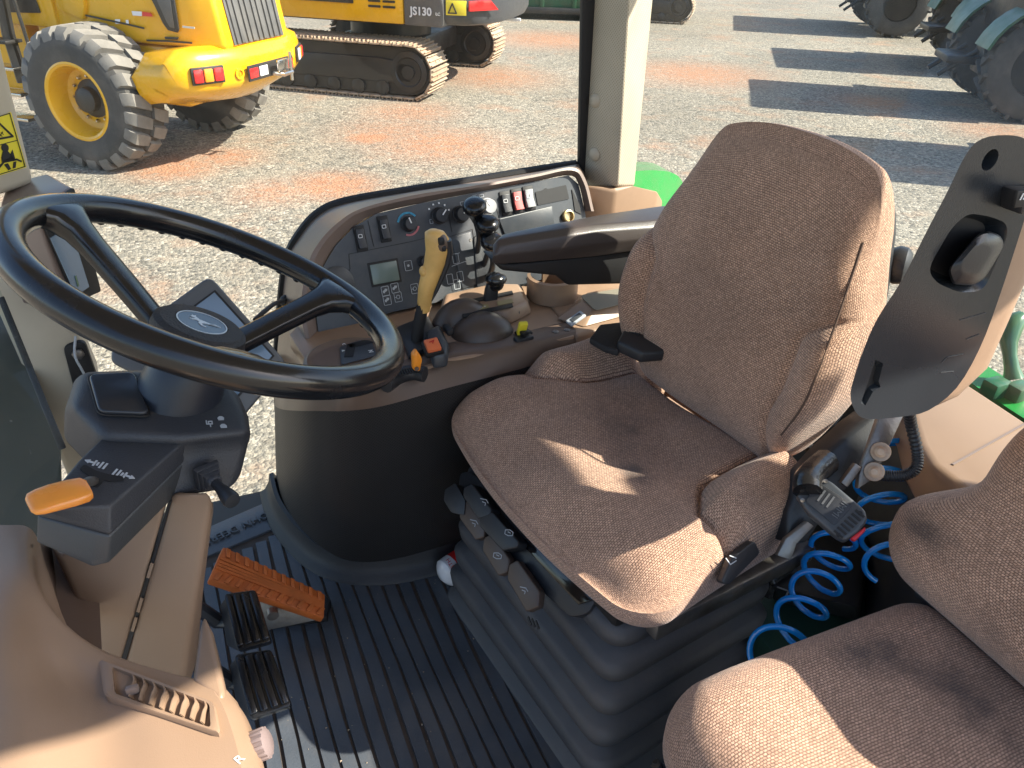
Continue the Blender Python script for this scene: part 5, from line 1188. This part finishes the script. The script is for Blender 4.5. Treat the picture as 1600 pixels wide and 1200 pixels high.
# instructor seat
ps = thing('instructor_seat', 'small brown woven instructor seat in the near right corner, half in sun', 'instructor seat', (.56, .25, .0))
PC = Vector((.552, .215, .362))
def pcu(u, v, w):
    top = sst(-.01, .04, w); w2 = w - .02*max(0, (u-.1)/.1)**2*top - top*.012*math.exp(-(u/.1)**2-((v)/.12)**2) + top*.004*math.sin(18*u+2)*math.sin(15*v)
    v2 = v; u2 = u - .02*(max(0, v)/.2)**4*sst(0, .18, u)
    return PC + Vector((-u2, v2, w2))
def pst(u, v, w): return .9*math.exp(-((u+.07)/.035)**2-((v-.13)/.03)**2) + .8*math.exp(-((u+.11)/.05)**2-((v-.07)/.04)**2) + .6*math.exp(-((u+.02)/.03)**2-((v-.15)/.03)**2)+.6*math.exp(-((u+.10)/.03)**2-((v-.0)/.05)**2)
b = softbox((.205, .205, .06), (.055, .055, .05), 54, pcu, pst); b.out('cushion', fab, ps, smooth=75)
PB0 = Vector((.775, .245, .557)); PU = Vector((.16, 0, .987)); PF = Vector((-.987, 0, .16))
def pba(v, w, t):
    fr = sst(-.01, .045, t); t2 = t + .010*fr*math.exp(-((w+.06)/.08)**2) - .02*fr*sst(.05, .2, w)
    v2 = v*(1 - .30*sst(-.07, .03, w) - .10*sst(.05, .2, w))
    return PB0 + Y3*v2 + PU*w + PF*t2
b = softbox((.228, .150, .06), (.06, .07, .05), 54, pba, lambda v, w, t: .9*math.exp(-((w+.05)/.02)**2-((v-.17)/.04)**2)+.4*math.exp(-((w+.1)/.08)**2-((v-.05)/.1)**2)); b.out('backrest', fab, ps, smooth=75)
b = B(); b.box((.56, .20, .20), (.30, .34, .22), r=.02); b.out('base', deep, ps)
b = B(); b.tube([(.735, .41, .415), (.745, .05, .415)], .012, n=8); b.out('hinge_bar', black, ps)

# coiled blue air hose
def coil(name, label, pts, rad, turns, r=.0042, ph=0., cat='air hose'):
    pts = [Vector(p) for p in pts]; ax = cr(pts, 12); K = len(ax); out = []
    ns = turns*26
    t = thing(name, label, cat, pts[0], 'blue coiled air hoses')
    for i in range(ns+1):
        f = i/ns*(K-1); k = min(int(f), K-2); c = ax[k].lerp(ax[k+1], f-k); tg_ = (ax[min(k+1, K-1)]-ax[max(k-1, 0)]).normalized()
        u = tg_.cross(Vector((.3, -.8, .5))).normalized(); v = tg_.cross(u); a = 2*math.pi*turns*i/ns + ph
        out.append(c + (u*math.cos(a) + v*math.sin(a))*rad)
    b = B(); b.tube(out, r, n=10); b.out('coil', blueh, t, smooth=80); return t
def hz(x, y, w): return P(x, y, w=w)
coil('air_hose', 'bright blue coiled air hose hanging left of the buckle behind the driver seat', [hz(1190, 1040, .97), hz(1236, 982, 1.02), hz(1262, 938, 1.05), hz(1283, 902, 1.08), hz(1297, 868, 1.10), hz(1305, 838, 1.12)], .029, 5)
coil('air_hose', 'bright blue coiled air hose rising behind the armrest bracket to the right of the buckle', [hz(1392, 890, 1.06), hz(1386, 850, 1.09), hz(1378, 805, 1.11), hz(1374, 765, 1.13), hz(1378, 725, 1.15), hz(1370, 680, 1.17), hz(1362, 645, 1.18)], .033, 6, ph=1.0)
bxo = P(1280, 880, z=.17)
bx = thing('battery_box', 'black scuffed box on the dark green floor behind the driver seat', 'box', bxo)
b = B(); b.loft([[P(x, y, z=.23) for x, y in ((1225, 800), (1372, 780), (1338, 950), (1200, 915))], [P(x, y, z=.16) for x, y in ((1225, 830), (1372, 810), (1342, 972), (1206, 940))]], r=.008); b.out('case', black, bx)
b = B(); b.tube(cr([P(1250, 865, z=.26), P(1228, 890, z=.24), P(1208, 905, z=.23), P(1200, 930, z=.20)], 5), .009, n=8); b.out('cable', M('shiny_black_tape', (.02, .02, .02), .25, bump=.8, bs=50), bx)
for q in (((1192, 912), (1204, 896), (1210, 912)), ((1215, 918), (1232, 924), (1228, 932))):
    b = B(); b.strip([P(x, y, z=.238) for x, y in q], .0025, Z3, .001); b.out('worn_edge', steel, bx)

# spray can lying behind the seat base
co = P(700, 893, z=.03)
can = thing('spray_can', 'white and red spray can lying on the mat behind the seat bellows', 'can', co)
ca = Vector((.92, .32, .06)).normalized()
b = B(); b.lathe(co - ca*.012, ca, [(.0, -.006), (.012, -.005), (.022, .001), (.027, .006), (.028, .016), (.028, .14), (0, .141)], n=28); b.out('body', whl, can)
b = B(); b.lathe(co - ca*.012, ca, [(.0284, .024), (.0284, .06)], n=28, cap=False); b.out('red_band', redl, can)
cn_ = ((CC-co) - ca*(CC-co).dot(ca)).normalized(); b = B(); text_bm(b, 'WÜRTH', co + cn_*.0275 + ca*.001, ca.cross(cn_)*-1, ca*-1, .011, .0006); b.out('lettering', darkred, can)
# ================================================================== STEERING WHEEL AND COLUMN
WC = Vector((.016, .836, .736)); WN = Vector((.435, .019, .90)).normalized(); WR = .200
wp = Pl(WC, X3, WN)
sw = thing('steering_wheel', 'black three-spoke steering wheel with a leaping deer badge on its hub', 'steering wheel', WC)
b = B(); K = 96; pts = [wp.uv(WR*math.cos(2*math.pi*k/K), WR*math.sin(2*math.pi*k/K)) for k in range(K)]
b.tube(pts, [.0168]*K, n=18, closed=True); b.out('rim', gloss, sw, smooth=80)
b = B()   # finger bumps under the rim
for k in range(K//2):
    a = 2*math.pi*k/(K//2); b.ball(wp.uv(WR*.985*math.cos(a), WR*.985*math.sin(a), -.0125), .006, n=8)
b.out('finger_grip', gloss, sw, kind='stuff')
hubc = wp.uv(-.006, 0, -.060)
def wang(x, y): u, v, h = wp.to(wp.hit(x, y)); return math.atan2(v, u)
a1, a2 = wang(100, 338), wang(545, 462); a3 = a1 + math.pi*2 - ((a1-a2) % (2*math.pi))/2 if False else None
am = (a1+a2)/2; cands = [am, am+math.pi]; a3 = max(cands, key=lambda a: min(abs(math.atan2(math.sin(a-q), math.cos(a-q))) for q in (a1, a2)))
for a in (a1, a2, a3):
    d = wp.ex*math.cos(a)+wp.ey*math.sin(a); e = WN.cross(d); loops = []
    for rr, h, w_, t_ in ((.02, -.076, .015, .009), (.05, -.070, .0155, .010), (.10, -.042, .016, .0105), (.145, -.018, .0165, .011), (.163, -.009, .019, .0125), (.178, -.003, .028, .0142), (.190, -.001, .042, .0142), (.199, 0, .050, .012)):
        c = wp.uv(0, 0, h) + d*rr; up = (WN*1 - d*.35).normalized()
        loops.append([c + e*(w_*math.copysign(abs(math.cos(q))**.6, math.cos(q))) + up*(t_*math.copysign(abs(math.sin(q))**.6, math.sin(q))) for q in [2*math.pi*k/16 for k in range(16)]])
    b = B(); b.loft(loops, ang=180); b.out('spoke', gloss, sw, smooth=70)
    b = B(); c = wp.uv(0, 0, -.014) + d*.158; b.strip([c + e*.0165 + WN*.010, c - e*.0165 + WN*.010], .0015, WN, .0012); b.out('joint_line', deep, sw)
b = B(); b.lathe(hubc, WN, [(.030, -.022), (.045, -.020), (.049, -.010), (.0515, .002), (.050, .011), (.044, .0155), (.029, .0165), (.028, .0150), (0, .0150)], n=48); hb = b.out('hub_cap', M('pebbled_black_rubber', (.018, .018, .020), .6, bump=.9, bs=420), sw, smooth=30)
b = B()
for k in range(36):
    a = 2*math.pi*k/36; d = wp.ex*math.cos(a)+wp.ey*math.sin(a); b.box(hubc + d*.0505 - WN*.006, (.004, .0045, .012), (d, WN.cross(d), WN), r=.001)
b.out('knurl', black, hb, kind='stuff')
bdg = Pl(hubc + WN*.0152, (P(360, 524, w=.85)-P(287, 500, w=.85)), WN)
b = B(); K = 48; b.prism([bdg.uv(.027*math.cos(2*math.pi*k/K), .027*math.sin(2*math.pi*k/K)) for k in range(K)], WN*.0008); eb = b.out('badge', badge, hb)
b = B(); b.strip([bdg.uv(.0268*math.cos(2*math.pi*k/K), .0268*math.sin(2*math.pi*k/K), .0008) for k in range(K)], .0014, WN, .0006, closed=True)
deer = [(-.019, .003), (-.0175, .006), (-.020, .0095), (-.0165, .0080), (-.0150, .0110), (-.0130, .0075), (-.0105, .0062), (-.006, .0042), (.002, .0055), (.009, .0060), (.014, .0075), (.021, .0085), (.022, .0100), (.0135, .0098), (.010, .0040), (.008, .0005), (.004, -.001), (.0015, -.0050), (.0062, -.0090), (.0108, -.0085), (.0105, -.0102), (.004, -.0112), (-.0025, -.0060), (-.003, -.0020), (-.008, -.001), (-.0125, -.0045), (-.0165, -.0050), (-.0140, -.0025), (-.0105, .0012), (-.0130, .0032), (-.0165, .0022)]
b.prism([bdg.uv(x*.84, y*.84, .0009) for x, y in deer], WN*.0006); b.out('badge_emblem', silver, hb, smooth=0)
# column
col = thing('steering_column', 'charcoal steering column pod with amber reverser lever on a tan two-piece tower', 'steering column', (-.1, .75, .3))
b = B(); b.lathe(wp.uv(-.004, 0, 0), WN, [(.030, -.07), (.034, -.080), (.040, -.095), (.044, -.115), (.047, -.135), (.050, -.150)], n=36, cap=False); b.out('boot', M('blue_black_plastic', (.016, .020, .030), .38, bump=.1, bs=500), col, smooth=50)
SO = wp.uv(-.01, 0, -.132)
shp = Pl(SO, X3, Vector((.22, -.16, .96)))
SH = lambda x, y, h=0.: shp.hit(x, y, h)
b = B()
topo = [SH(x, y) for x, y in ((132, 580), (214, 577), (300, 572), (366, 606), (382, 640), (390, 676), (282, 684), (163, 678), (112, 634))]
mido = [SH(x, y, -.022) for x, y in ((116, 585), (220, 584), (306, 590), (378, 625), (391, 655), (393, 690), (282, 705), (155, 702), (99, 642))]
boto = [SH(x, y, -.070) for x, y in ((122, 625), (224, 640), (310, 660), (384, 690), (384, 720), (366, 768), (268, 784), (140, 735), (97, 690))]
b.loft([mido, topo], r=0); b.bm.free(); b = B()
b.loft([boto, [a.lerp(c, .5)*1 for a, c in zip(boto, mido)], mido, topo], r=.010, seg=4, ang=22); pod = b.out('pod', shroudm, col, smooth=50)
b = B(); b.prism(roundpoly([SH(x, y, .0012) for x, y in ((134, 586), (212, 583), (238, 654), (152, 651))], .010), shp.n*.003, r=.0012); b.out('cover_seat', deep, pod)
b = B(); b.prism(roundpoly([SH(x, y, .003) for x, y in ((138, 589), (210, 586), (234, 651), (154, 648))], .009), shp.n*.006, r=.004, seg=4); b.out('smooth_cover', M('satin_charcoal', (.030, .034, .042), .25, var=.08), pod, smooth=60)
# reverser arm: upper and lower shells with a seam between
at = [SH(x, y, -.010) for x, y in ((205, 640), (318, 664), (172, 790), (60, 796), (124, 718))]
am_ = [SH(x, y, -.034) for x, y in ((205, 660), (330, 680), (172, 838), (57, 806), (112, 745))]
am2 = [SH(x, y, -.0346) for x, y in ((205, 660), (330, 680.6), (172, 838.6), (57, 806.6), (112, 745.6))]
ab = [SH(x, y, -.070) for x, y in ((205, 700), (300, 750), (171, 880), (144, 887), (56, 848), (110, 790))]
b = B(); b.loft([am_, [p.lerp(q, .12) + shp.n*.0015 for p, q in zip(am_, at)], [p.lerp(q, .85) for p, q in zip(am_, at)], [p.lerp(q, 1) - (p-sum(at, Vector())/5)*0 for p, q in zip(am_, at)]], r=.0025, seg=2, ang=20); armo = b.out('reverser_arm', shroudm, col, smooth=50)
am3 = [am2[0], am2[1], am2[2], am2[2].lerp(am2[3], .25), am2[3], am2[4]]
b = B(); b.loft([ab, [p.lerp(q, .15) - shp.n*.0 for p, q in zip(ab, am3)], am3], r=.003, seg=2, ang=20); b.out('reverser_arm_base', M('grey_charcoal_plastic', (.048, .052, .056), .45, bump=.2, bs=650), col, smooth=50)
AT = lambda x, y, h=0.: shp.hit(x, y, -.010+h)
b = B(); b.prism(roundpoly([AT(x, y, .0006) for x, y in ((124, 733), (132, 726), (150, 736), (170, 742), (192, 745), (194, 752), (170, 753), (163, 750), (152, 762), (145, 760), (140, 745))], .002), shp.n*.0008); b.out('lever_slot', deep, armo)
s = mpp(AT(150, 730)); b = B()
def arrow(x, y, dx, dy):
    a, c = AT(x, y, .0004), AT(x+dx, y+dy, .0004); d = (a-c).normalized(); e = shp.n.cross(d); L_ = (a-c).length
    b.prism([a, a - d*.005 + e*.0028, a - d*.005 - e*.0028], shp.n*.0006); b.strip([a - d*.005, a - d*.010], .0022, shp.n)
    for k, w_ in ((.0105, .007), (.0135, .0035), (.017, .008), (.021, .0075)): q = a - d*k; b.strip([q - e*w_*.5, q + e*w_*.5], .0020, shp.n)
arrow(132, 719, 30, 9); arrow(211, 748, -30, -10); b.out('print', greyp, armo)
b = B(); b.tube([AT(148, 752, -.004), AT(140, 752, .016), AT(128, 758, .024)], .0048, n=12); lev = b.out('reverser_stem', steel, col)
b = B(); loops = []
for x, y, wd_, th_ in ((139, 764, 17, 8), (132, 765, 22, 10), (112, 770, 24, 10), (85, 777, 24, 9.5), (62, 784, 23, 8), (49, 788, 20, 6), (44, 790, 13, 3)):
    c = AT(x, y, .026); d = (AT(40, 790, .026)-AT(140, 762, .026)).normalized(); e = shp.n.cross(d)
    loops.append([c + e*(wd_*s*math.copysign(abs(math.cos(q))**.55, math.cos(q))) + shp.n*(th_*s*math.copysign(abs(math.sin(q))**.75, math.sin(q))) for q in [2*math.pi*k/20 for k in range(20)]])
b.loft(loops, ang=180); lh = b.out('amber_handle', amber, lev, smooth=55)
# indicator stalk with stepped gaiter
gc = SH(328, 746, -.038); gd = (SH(372, 792, -.030) - SH(330, 748, -.040)).normalized(); gx = gd.orthogonal()
b = B()
for k, (r_, h0_) in enumerate(((.019, 0), (.0155, .005), (.012, .010), (.0085, .015))): b.lathe(gc + gd*(h0_-.008), gd, [(r_, 0), (r_, .004), (r_-.0015, .006), (0, .006)], n=4 if k < 3 else 12, ref=gx)
b.out('stalk_gaiter', shroudm, col)
b = B(); b.lathe(gc, gd, [(.0055, 0), (.0055, .014), (.006, .024), (.0085, .036), (.0095, .046), (.0085, .0500), (.0, .0505)], n=18); b.out('indicator_stalk', black, col)
b = B(); s2 = mpp(SH(340, 660))
def sy(x, y, pl_, k=1.): 
    for q in pl_: b.strip([SH(x, y, .0006) + shp.ex*u*s2*k + shp.ey*v*s2*k for u, v in q], .0013, shp.n, .0006)
sy(328, 660, [[(-5, 4), (-5, -4), (3, -4), (3, 2), (-2, 2), (-2, -2)], [(0, -7), (0, -10)]]); b.prism([SH(345, 654, .0006) + shp.ex*u*s2 + shp.ey*v*s2 for u, v in ((-4, -4), (4, -4), (5, 1), (2, 5), (-2, 5), (-5, 1))], shp.n*.0005); b.prism([SH(349, 666, .0006) + shp.ex*u*s2 + shp.ey*v*s2 for u, v in ((-4, -4), (5, -4), (5, 1), (2, 5), (-2, 5), (-5, 1))], shp.n*.0005)
b.out('print', greyp, pod)
# tan tower: two halves
t0 = SH(267, 784, -.068)
hr = Vector((CR.x, CR.y, 0)).normalized(); tn = hr.cross(WN).normalized()
if tn.dot(CC-t0) < 0: tn = -tn
tp = Pl(t0, hr, tn)
TPp = lambda x, y, h=0.: tp.hit(x, y, h)
b = B(); R_top = [TPp(268, 770), TPp(334, 768), TPp(334, 800, -.03), TPp(330, 770, -.07), TPp(268, 765, -.07)]
R_bot = [TPp(186, 1064), TPp(282, 1092), TPp(296, 1072, -.03), TPp(310, 1030, -.07), TPp(190, 1030, -.07)]
b.loft([R_top, [a.lerp(c, .5) for a, c in zip(R_top, R_bot)], R_bot], r=.008, seg=3, ang=20); b.out('tower_half', tan, col, smooth=50)
L_top = [TPp(265, 770), TPp(265, 765, -.07), TPp(80, 840, -.08), TPp(78, 850, -.03), TPp(95, 872, -.006), TPp(150, 850)]
L_mid = [TPp(226, 912), TPp(228, 905, -.07), TPp(120, 925, -.08), TPp(118, 935, -.03), TPp(126, 948, -.006), TPp(160, 935)]
L_bot = [TPp(182, 1064), TPp(182, 1030, -.07), TPp(125, 1020, -.08), TPp(122, 1030, -.03), TPp(128, 1045, -.006), TPp(150, 1058)]
b = B(); b.loft([L_top, L_mid, L_bot], r=.006, seg=3, ang=25); b.out('tower_half', tan, col, smooth=50)
b = B(); b.prism([TPp(266, 780, -.004), TPp(270, 780, -.004), TPp(188, 1066, -.004), TPp(180, 1066, -.004)], tp.n*.003); b.out('joint_gap', deep, col)
for t_ in (.33, .52, .63):
    b = B(); a = TPp(267, 782, .0006).lerp(TPp(184, 1064, .0006), t_); c = TPp(267, 782, .0006).lerp(TPp(184, 1064, .0006), t_+.07); b.strip([a, c], .0035, tp.n, .001); b.out('joint_clip', tan, col)

# ================================================================== TAN DASH COWL
dash = thing('dash_cowl', 'tan moulded front dash cowl with an air vent and side knob at lower left', 'dashboard', (-.2, .5, .3))
ZC = .46
net = [  # rows top->bottom: (px, py, z)
    [(-60, 815, .50), (0, 820, .505), (40, 822, .50), (58, 840, .49), (70, 880, .47)],
    [(-60, 900, .50), (0, 905, .51), (50, 900, .505), (80, 960, .47), (130, 1010, .45)],
    [(-70, 990, .50), (10, 985, .505), (90, 1000, .475), (200, 1040, .455), (305, 1062, .452)],
    [(-80, 1080, .49), (20, 1060, .495), (120, 1065, .455), (230, 1090, .455), (338, 1086, .455)],
    [(-80, 1150, .49), (30, 1130, .49), (150, 1135, .455), (250, 1145, .455), (362, 1140, .453)],
    [(-80, 1250, .49), (30, 1240, .485), (150, 1245, .46), (260, 1245, .458), (382, 1230, .455)],
    [(-80, 1400, .49), (30, 1400, .48), (150, 1400, .46), (260, 1400, .458), (395, 1400, .455)]]
G0 = [[P(x, y, z=z_) for x, y, z_ in r_] for r_ in net]
G1 = [cr(r_, 7) for r_ in G0]; cols = list(zip(*G1)); G2 = list(zip(*[cr(list(c_), 7) for c_ in cols]))
b = B(); b.sheet([list(r_) for r_ in G2]); b.out('cowl', tan, dash, smooth=80)
edge = [r_[-1] for r_ in G2][12:]
b = B(); b.loft([edge, [p + X3*.012 - Z3*.010 for p in edge], [p + X3*.018 - Z3*.03 for p in edge], [p + X3*.02 - Z3*.18 for p in edge], [p + Vector((-.05, 0, -.40)) for p in edge]], closed=False, cap=False); b.out('cowl_side', tan, dash, smooth=60)
# raised boss to the right of the tower
b = B(); q = [P(x, y, z=.455) for x, y in ((300, 1062), (310, 985), (318, 958), (332, 985), (352, 1080), (345, 1095))]; b.loft([[p - Z3*.05 + (p-q[0])*.0 for p in q], q], r=.006, seg=3); b.out('cowl_boss', tan, dash, smooth=60)
# dark cavity between cowl and tower
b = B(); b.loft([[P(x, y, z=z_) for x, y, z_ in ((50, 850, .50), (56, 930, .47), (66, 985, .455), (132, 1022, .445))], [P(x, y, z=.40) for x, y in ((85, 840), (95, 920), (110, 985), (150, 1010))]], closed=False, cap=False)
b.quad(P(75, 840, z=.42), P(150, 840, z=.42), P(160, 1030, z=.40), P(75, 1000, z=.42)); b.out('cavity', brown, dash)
# vent
vp_ = Pl(P(250, 1080, z=.4575), P(335, 1110, z=.457)-P(170, 1045, z=.457), Z3)
V = lambda x, y, h=0.: vp_.hit(x, y, h)
def ringfr(b, outer, inner_, h):
    o_ = roundpoly([V(*p) for p in outer], .006, 3); i_ = roundpoly([V(*p) for p in inner_], .004, 3)
    b.loft([[p - Z3*.012 for p in o_], [p + Z3*h*.6 for p in o_], [p.lerp(q, .25) + Z3*h for p, q in zip(o_, i_)], [p + Z3*h*.8 for p in i_], [p - Z3*.012 for p in i_]], cap=False)
b = B(); ringfr(b, [(154, 1031), (336, 1100), (346, 1150), (164, 1090)], [(176, 1044), (328, 1102), (330, 1140), (180, 1086)], .0035); vf = b.out('vent_frame', tan, dash, smooth=40)
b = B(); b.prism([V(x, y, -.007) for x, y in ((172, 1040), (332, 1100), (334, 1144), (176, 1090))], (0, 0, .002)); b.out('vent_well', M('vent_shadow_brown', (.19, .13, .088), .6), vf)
for k in range(8):
    x0, y0 = 208+16.0*k, 1058+5.6*k
    b = B(); q = cr([V(x0-1, y0-1, .0), V(x0+1, y0+8, .0), V(x0-3, y0+17, .0), V(x0-7, y0+33, .0)], 4); b.loft([[p - Z3*.007 + X3*.004 for p in q], [p + Z3*.003 for p in q], [p + Z3*.003 + X3*.001 for p in q], [p - Z3*.007 + X3*.005 for p in q]], closed=False, cap=False); b.out('vent_slat', tan, vf)
b = B(); b.box(V(207, 1078, .004), (.012, .006, .010), r=.002); b.out('vent_tab', white if False else frameb, vf)
# knob with printed letter on the cowl side
ko = P(386, 1172, z=.425); kd = Vector((.93, -.15, .30)).normalized(); b = B(); b.lathe(ko - kd*.004, kd, [(.017, 0), (.017, .004), (.013, .006), (.0125, .010)], n=24, cap=False); b.lathe(ko, kd, [(.0125, .004), (.0135, .020), (.010, .022), (0, .0225)], n=24)
for k in range(12):
    a = 2*math.pi*k/12; u = kd.orthogonal().normalized(); v = kd.cross(u); d = u*math.cos(a)+v*math.sin(a); b.box(ko + d*.0135 + kd*.013, (.0026, .0035, .014), (d, kd.cross(d), kd), r=.0008)
b.out('side_knob', M('mauve_grey_plastic', (.20, .155, .15), .4), dash)
b = B(); text_bm(b, 'R', P(374, 1187, z=.4545), Vector((.8, .5, 0)), Vector((-.5, .8, 0)), .012); b.out('print', white, dash)

# ================================================================== MONITOR BY THE WINDOW
mc = P(310, 548, w=1.15)
mn = ((CC-mc).normalized() + Vector((.03, 0, .07))).normalized()
mon = thing('display_monitor', 'tilted grey touch screen monitor seen through the steering wheel', 'monitor', mc)
mp_ = Pl(mc, P(328, 433, w=1.15)-P(176, 546, w=1.15), mn)
MH = lambda x, y, h=0.: mp_.hit(x, y, h)
b = B(); b.prism(roundpoly([MH(x, y) for x, y in ((328, 430), (450, 568), (372, 662), (172, 566), (176, 540))], [.014, .014, .010, .010, .012]), mp_.n*-.030, r=.005, seg=3); b.out('case', M('monitor_grey', (.10, .107, .115), .45, bump=.1, bs=700), mon)
b = B(); b.prism([MH(x, y, .0005) for x, y in ((336, 453), (429, 556), (365, 630), (240, 524))], mp_.n*.001); b.out('screen_border', deep, mon)
b = B(); b.prism([MH(x, y, .0015) for x, y in ((335, 457), (425, 556), (364, 625), (246, 524))], mp_.n*.001); b.out('screen', screen, mon)
b = B(); a, c = MH(255, 502, .0005), MH(292, 474, .0005); text_bm(b, 'JOHN DEERE', a.lerp(c, .5), c-a, mp_.n.cross((c-a).normalized()), (c-a).length*.155, .0008); b.out('lettering', black, mon)
b = B(); b.lathe(MH(435, 567, .0005), mp_.n, [(.003, 0), (.003, .001), (0, .001)], n=10); b.out('button', black, mon)
b = B(); b.tube([MH(330, 540, -.03), MH(350, 560, -.06), P(425, 560, y=1.37)], .010, n=10); b.out('bracket_arm', black, mon)
b = B(); b.tube(cr([MH(398, 500, -.015), P(415, 485, w=1.22), P(430, 474, w=1.28), P(446, 469, y=1.38)], 6), .0038, n=8); b.lathe(P(447, 470, y=1.375), (-.6, -.8, .2), [(.012, 0), (.010, .008), (.005, .012)], n=14); b.out('cable', deep, mon)

# ================================================================== PEDALS
ac = thing('accelerator_pedal', 'dirty orange ribbed accelerator pedal on a steel hinge', 'pedal', P(510, 975, z=.0))
q0, q1, q2, q3 = P(349, 853, z=.165), P(509, 928, z=.075), P(507, 966, z=.060), P(326, 905, z=.150)
apn = plane3(q0, q1, q3)
b = B(); b.prism([q0, q1, q2, q3], apn.n*-.022, r=.004); pad = b.out('pad', orange, ac)
b = B()
for k in range(11):
    t = (k+.35)/11.3
    for (ea, eb, s_) in ((q0, q1, 1), (q3, q2, -1)):
        a = ea.lerp(eb, t); inn = ((q3-q0) if s_ > 0 else (q0-q3)).normalized(); dd = (q1-q0).normalized()
        b.loft([[a + inn*.002, a + inn*.002 + dd*.008, a + inn*.017 + dd*(.008+.005), a + inn*.017 + dd*.005], [p + apn.n*.0045 for p in (a + inn*.002, a + inn*.002 + dd*.008, a + inn*.017 + dd*.013, a + inn*.017 + dd*.005)]], r=.0012)
b.out('pad_lug', orange, pad, kind='stuff')
for k in (.36, .46, .55, .64):
    b = B(); b.strip([q0.lerp(q3, k).lerp(q1.lerp(q2, k), .02) + apn.n*.0, q0.lerp(q3, k).lerp(q1.lerp(q2, k), .98)], .0045, apn.n, .0028); b.out('pad_ridge', orange, pad)
b = B(); q = [P(402, 938, z=.085), P(500, 968, z=.045), P(418, 985, z=.03)]; b.prism(q, (.004, .03, -.004), r=.001); b.lathe(P(425, 955, z=.075), -Y3, [(.010, 0), (.010, .012), (0, .012)], n=12); b.out('hinge', steel, ac)
b = B(); b.prism([P(x, y, z=.004) for x, y in ((410, 985), (512, 972), (518, 945), (508, 938), (500, 960), (420, 975))], (0, 0, .014), r=.002); b.out('floor_bracket', deep, ac)
def brake(name, label, tl, tr, br, bl_, zt_, zb_):
    t = thing(name, label, 'pedal', P(*bl_, z=0), 'paired brake pedals')
    a, c, d, e = P(*tl, z=zt_), P(*tr, z=zt_), P(*br, z=zb_), P(*bl_, z=zb_); pl_ = plane3(a, c, e)
    b = B(); b.prism(roundpoly([a, c, d, e], .006, 3), pl_.n*-.018, r=.004, seg=3); pd = b.out('pad', gloss, t)
    for k in range(4):
        f = .12+.253*k; b = B(); x0, x1 = a.lerp(c, f).lerp(e.lerp(d, f), .05), a.lerp(c, f).lerp(e.lerp(d, f), .95); b.box((x0+x1)/2 + pl_.n*.0015, ((x1-x0).length, (c-a).length*.205, .009), ((x1-x0).normalized(), pl_.n.cross((x1-x0).normalized()), pl_.n), r=.002); b.out('rib', gloss, pd)
    b = B(); m_ = (a+e)/2 - pl_.n*.016; b.prism([a - pl_.n*.014, e - pl_.n*.014, e.lerp(a, .3) - pl_.n*.055 - X3*.02, a - pl_.n*.045 - X3*.015], (.02, .0, 0), r=.003); b.out('bracket', black, t)
    b = B(); b.tube([(a+d)/2 - pl_.n*.02, (a+d)/2 - pl_.n*.05 + Vector((-.05, .03, .0)), (a+d)/2 + Vector((-.16, .08, .12))], .012, n=8); b.out('pedal_arm', black, t)
    return t
brake('brake_pedal', 'black ribbed brake pedal pad, the farther of the pair beside the orange pedal', (350, 928), (399, 921), (424, 1002), (371, 1016), .17, .13)
brake('brake_pedal', 'black ribbed brake pedal pad, the nearer of the pair by the tan cowl', (366, 1023), (423, 1014), (456, 1102), (391, 1124), .17, .13)
# dust, crumbs and small bolts lying on the floor
for x, y in ((885, 1172), (962, 1182), (1022, 1192)):
    o = P(x, y, z=.004); b = B(); b.lathe(o, Z3, [(.009, 0), (.009, .002), (.005, .003), (.005, .006), (0, .006)], n=12)
    tag(b.out('floor_bolt', steel, None, base=o), {885: 'steel floor bolt directly below the near corner of the seat bellows', 962: 'middle steel floor bolt of the three along the bottom edge', 1022: 'steel floor bolt closest to the instructor seat cushion'}[x], 'bolt', 'floor bolts at the seat base')

# crumbs of earth and gravel dust trodden into the mat
b = B(); rg = random.Random(3)
for k in range(170):
    x, y = rg.uniform(-.15, .62), rg.uniform(.45, 1.15); r_ = rg.choice((.0008, .0011, .0015, .0022)); o = Vector((x, y, .0022))
    t = bmesh.new(); q = [t.verts.new(o + Vector((r_*rg.uniform(.6, 1.3)*math.cos(a), r_*rg.uniform(.6, 1.3)*math.sin(a), 0))) for a in (0, 2.1, 4.2)]; ap_ = t.verts.new(o + Z3*r_*rg.uniform(.6, 1.2))
    t.faces.new(q[::-1])
    for i in range(3): t.faces.new((q[i], q[(i+1) % 3], ap_))
    b._add(t)
b.out('mat_grit', M('pale_grit', (.34, .27, .20), .9, var=.4, vs=60), mat, smooth=0, kind='stuff')
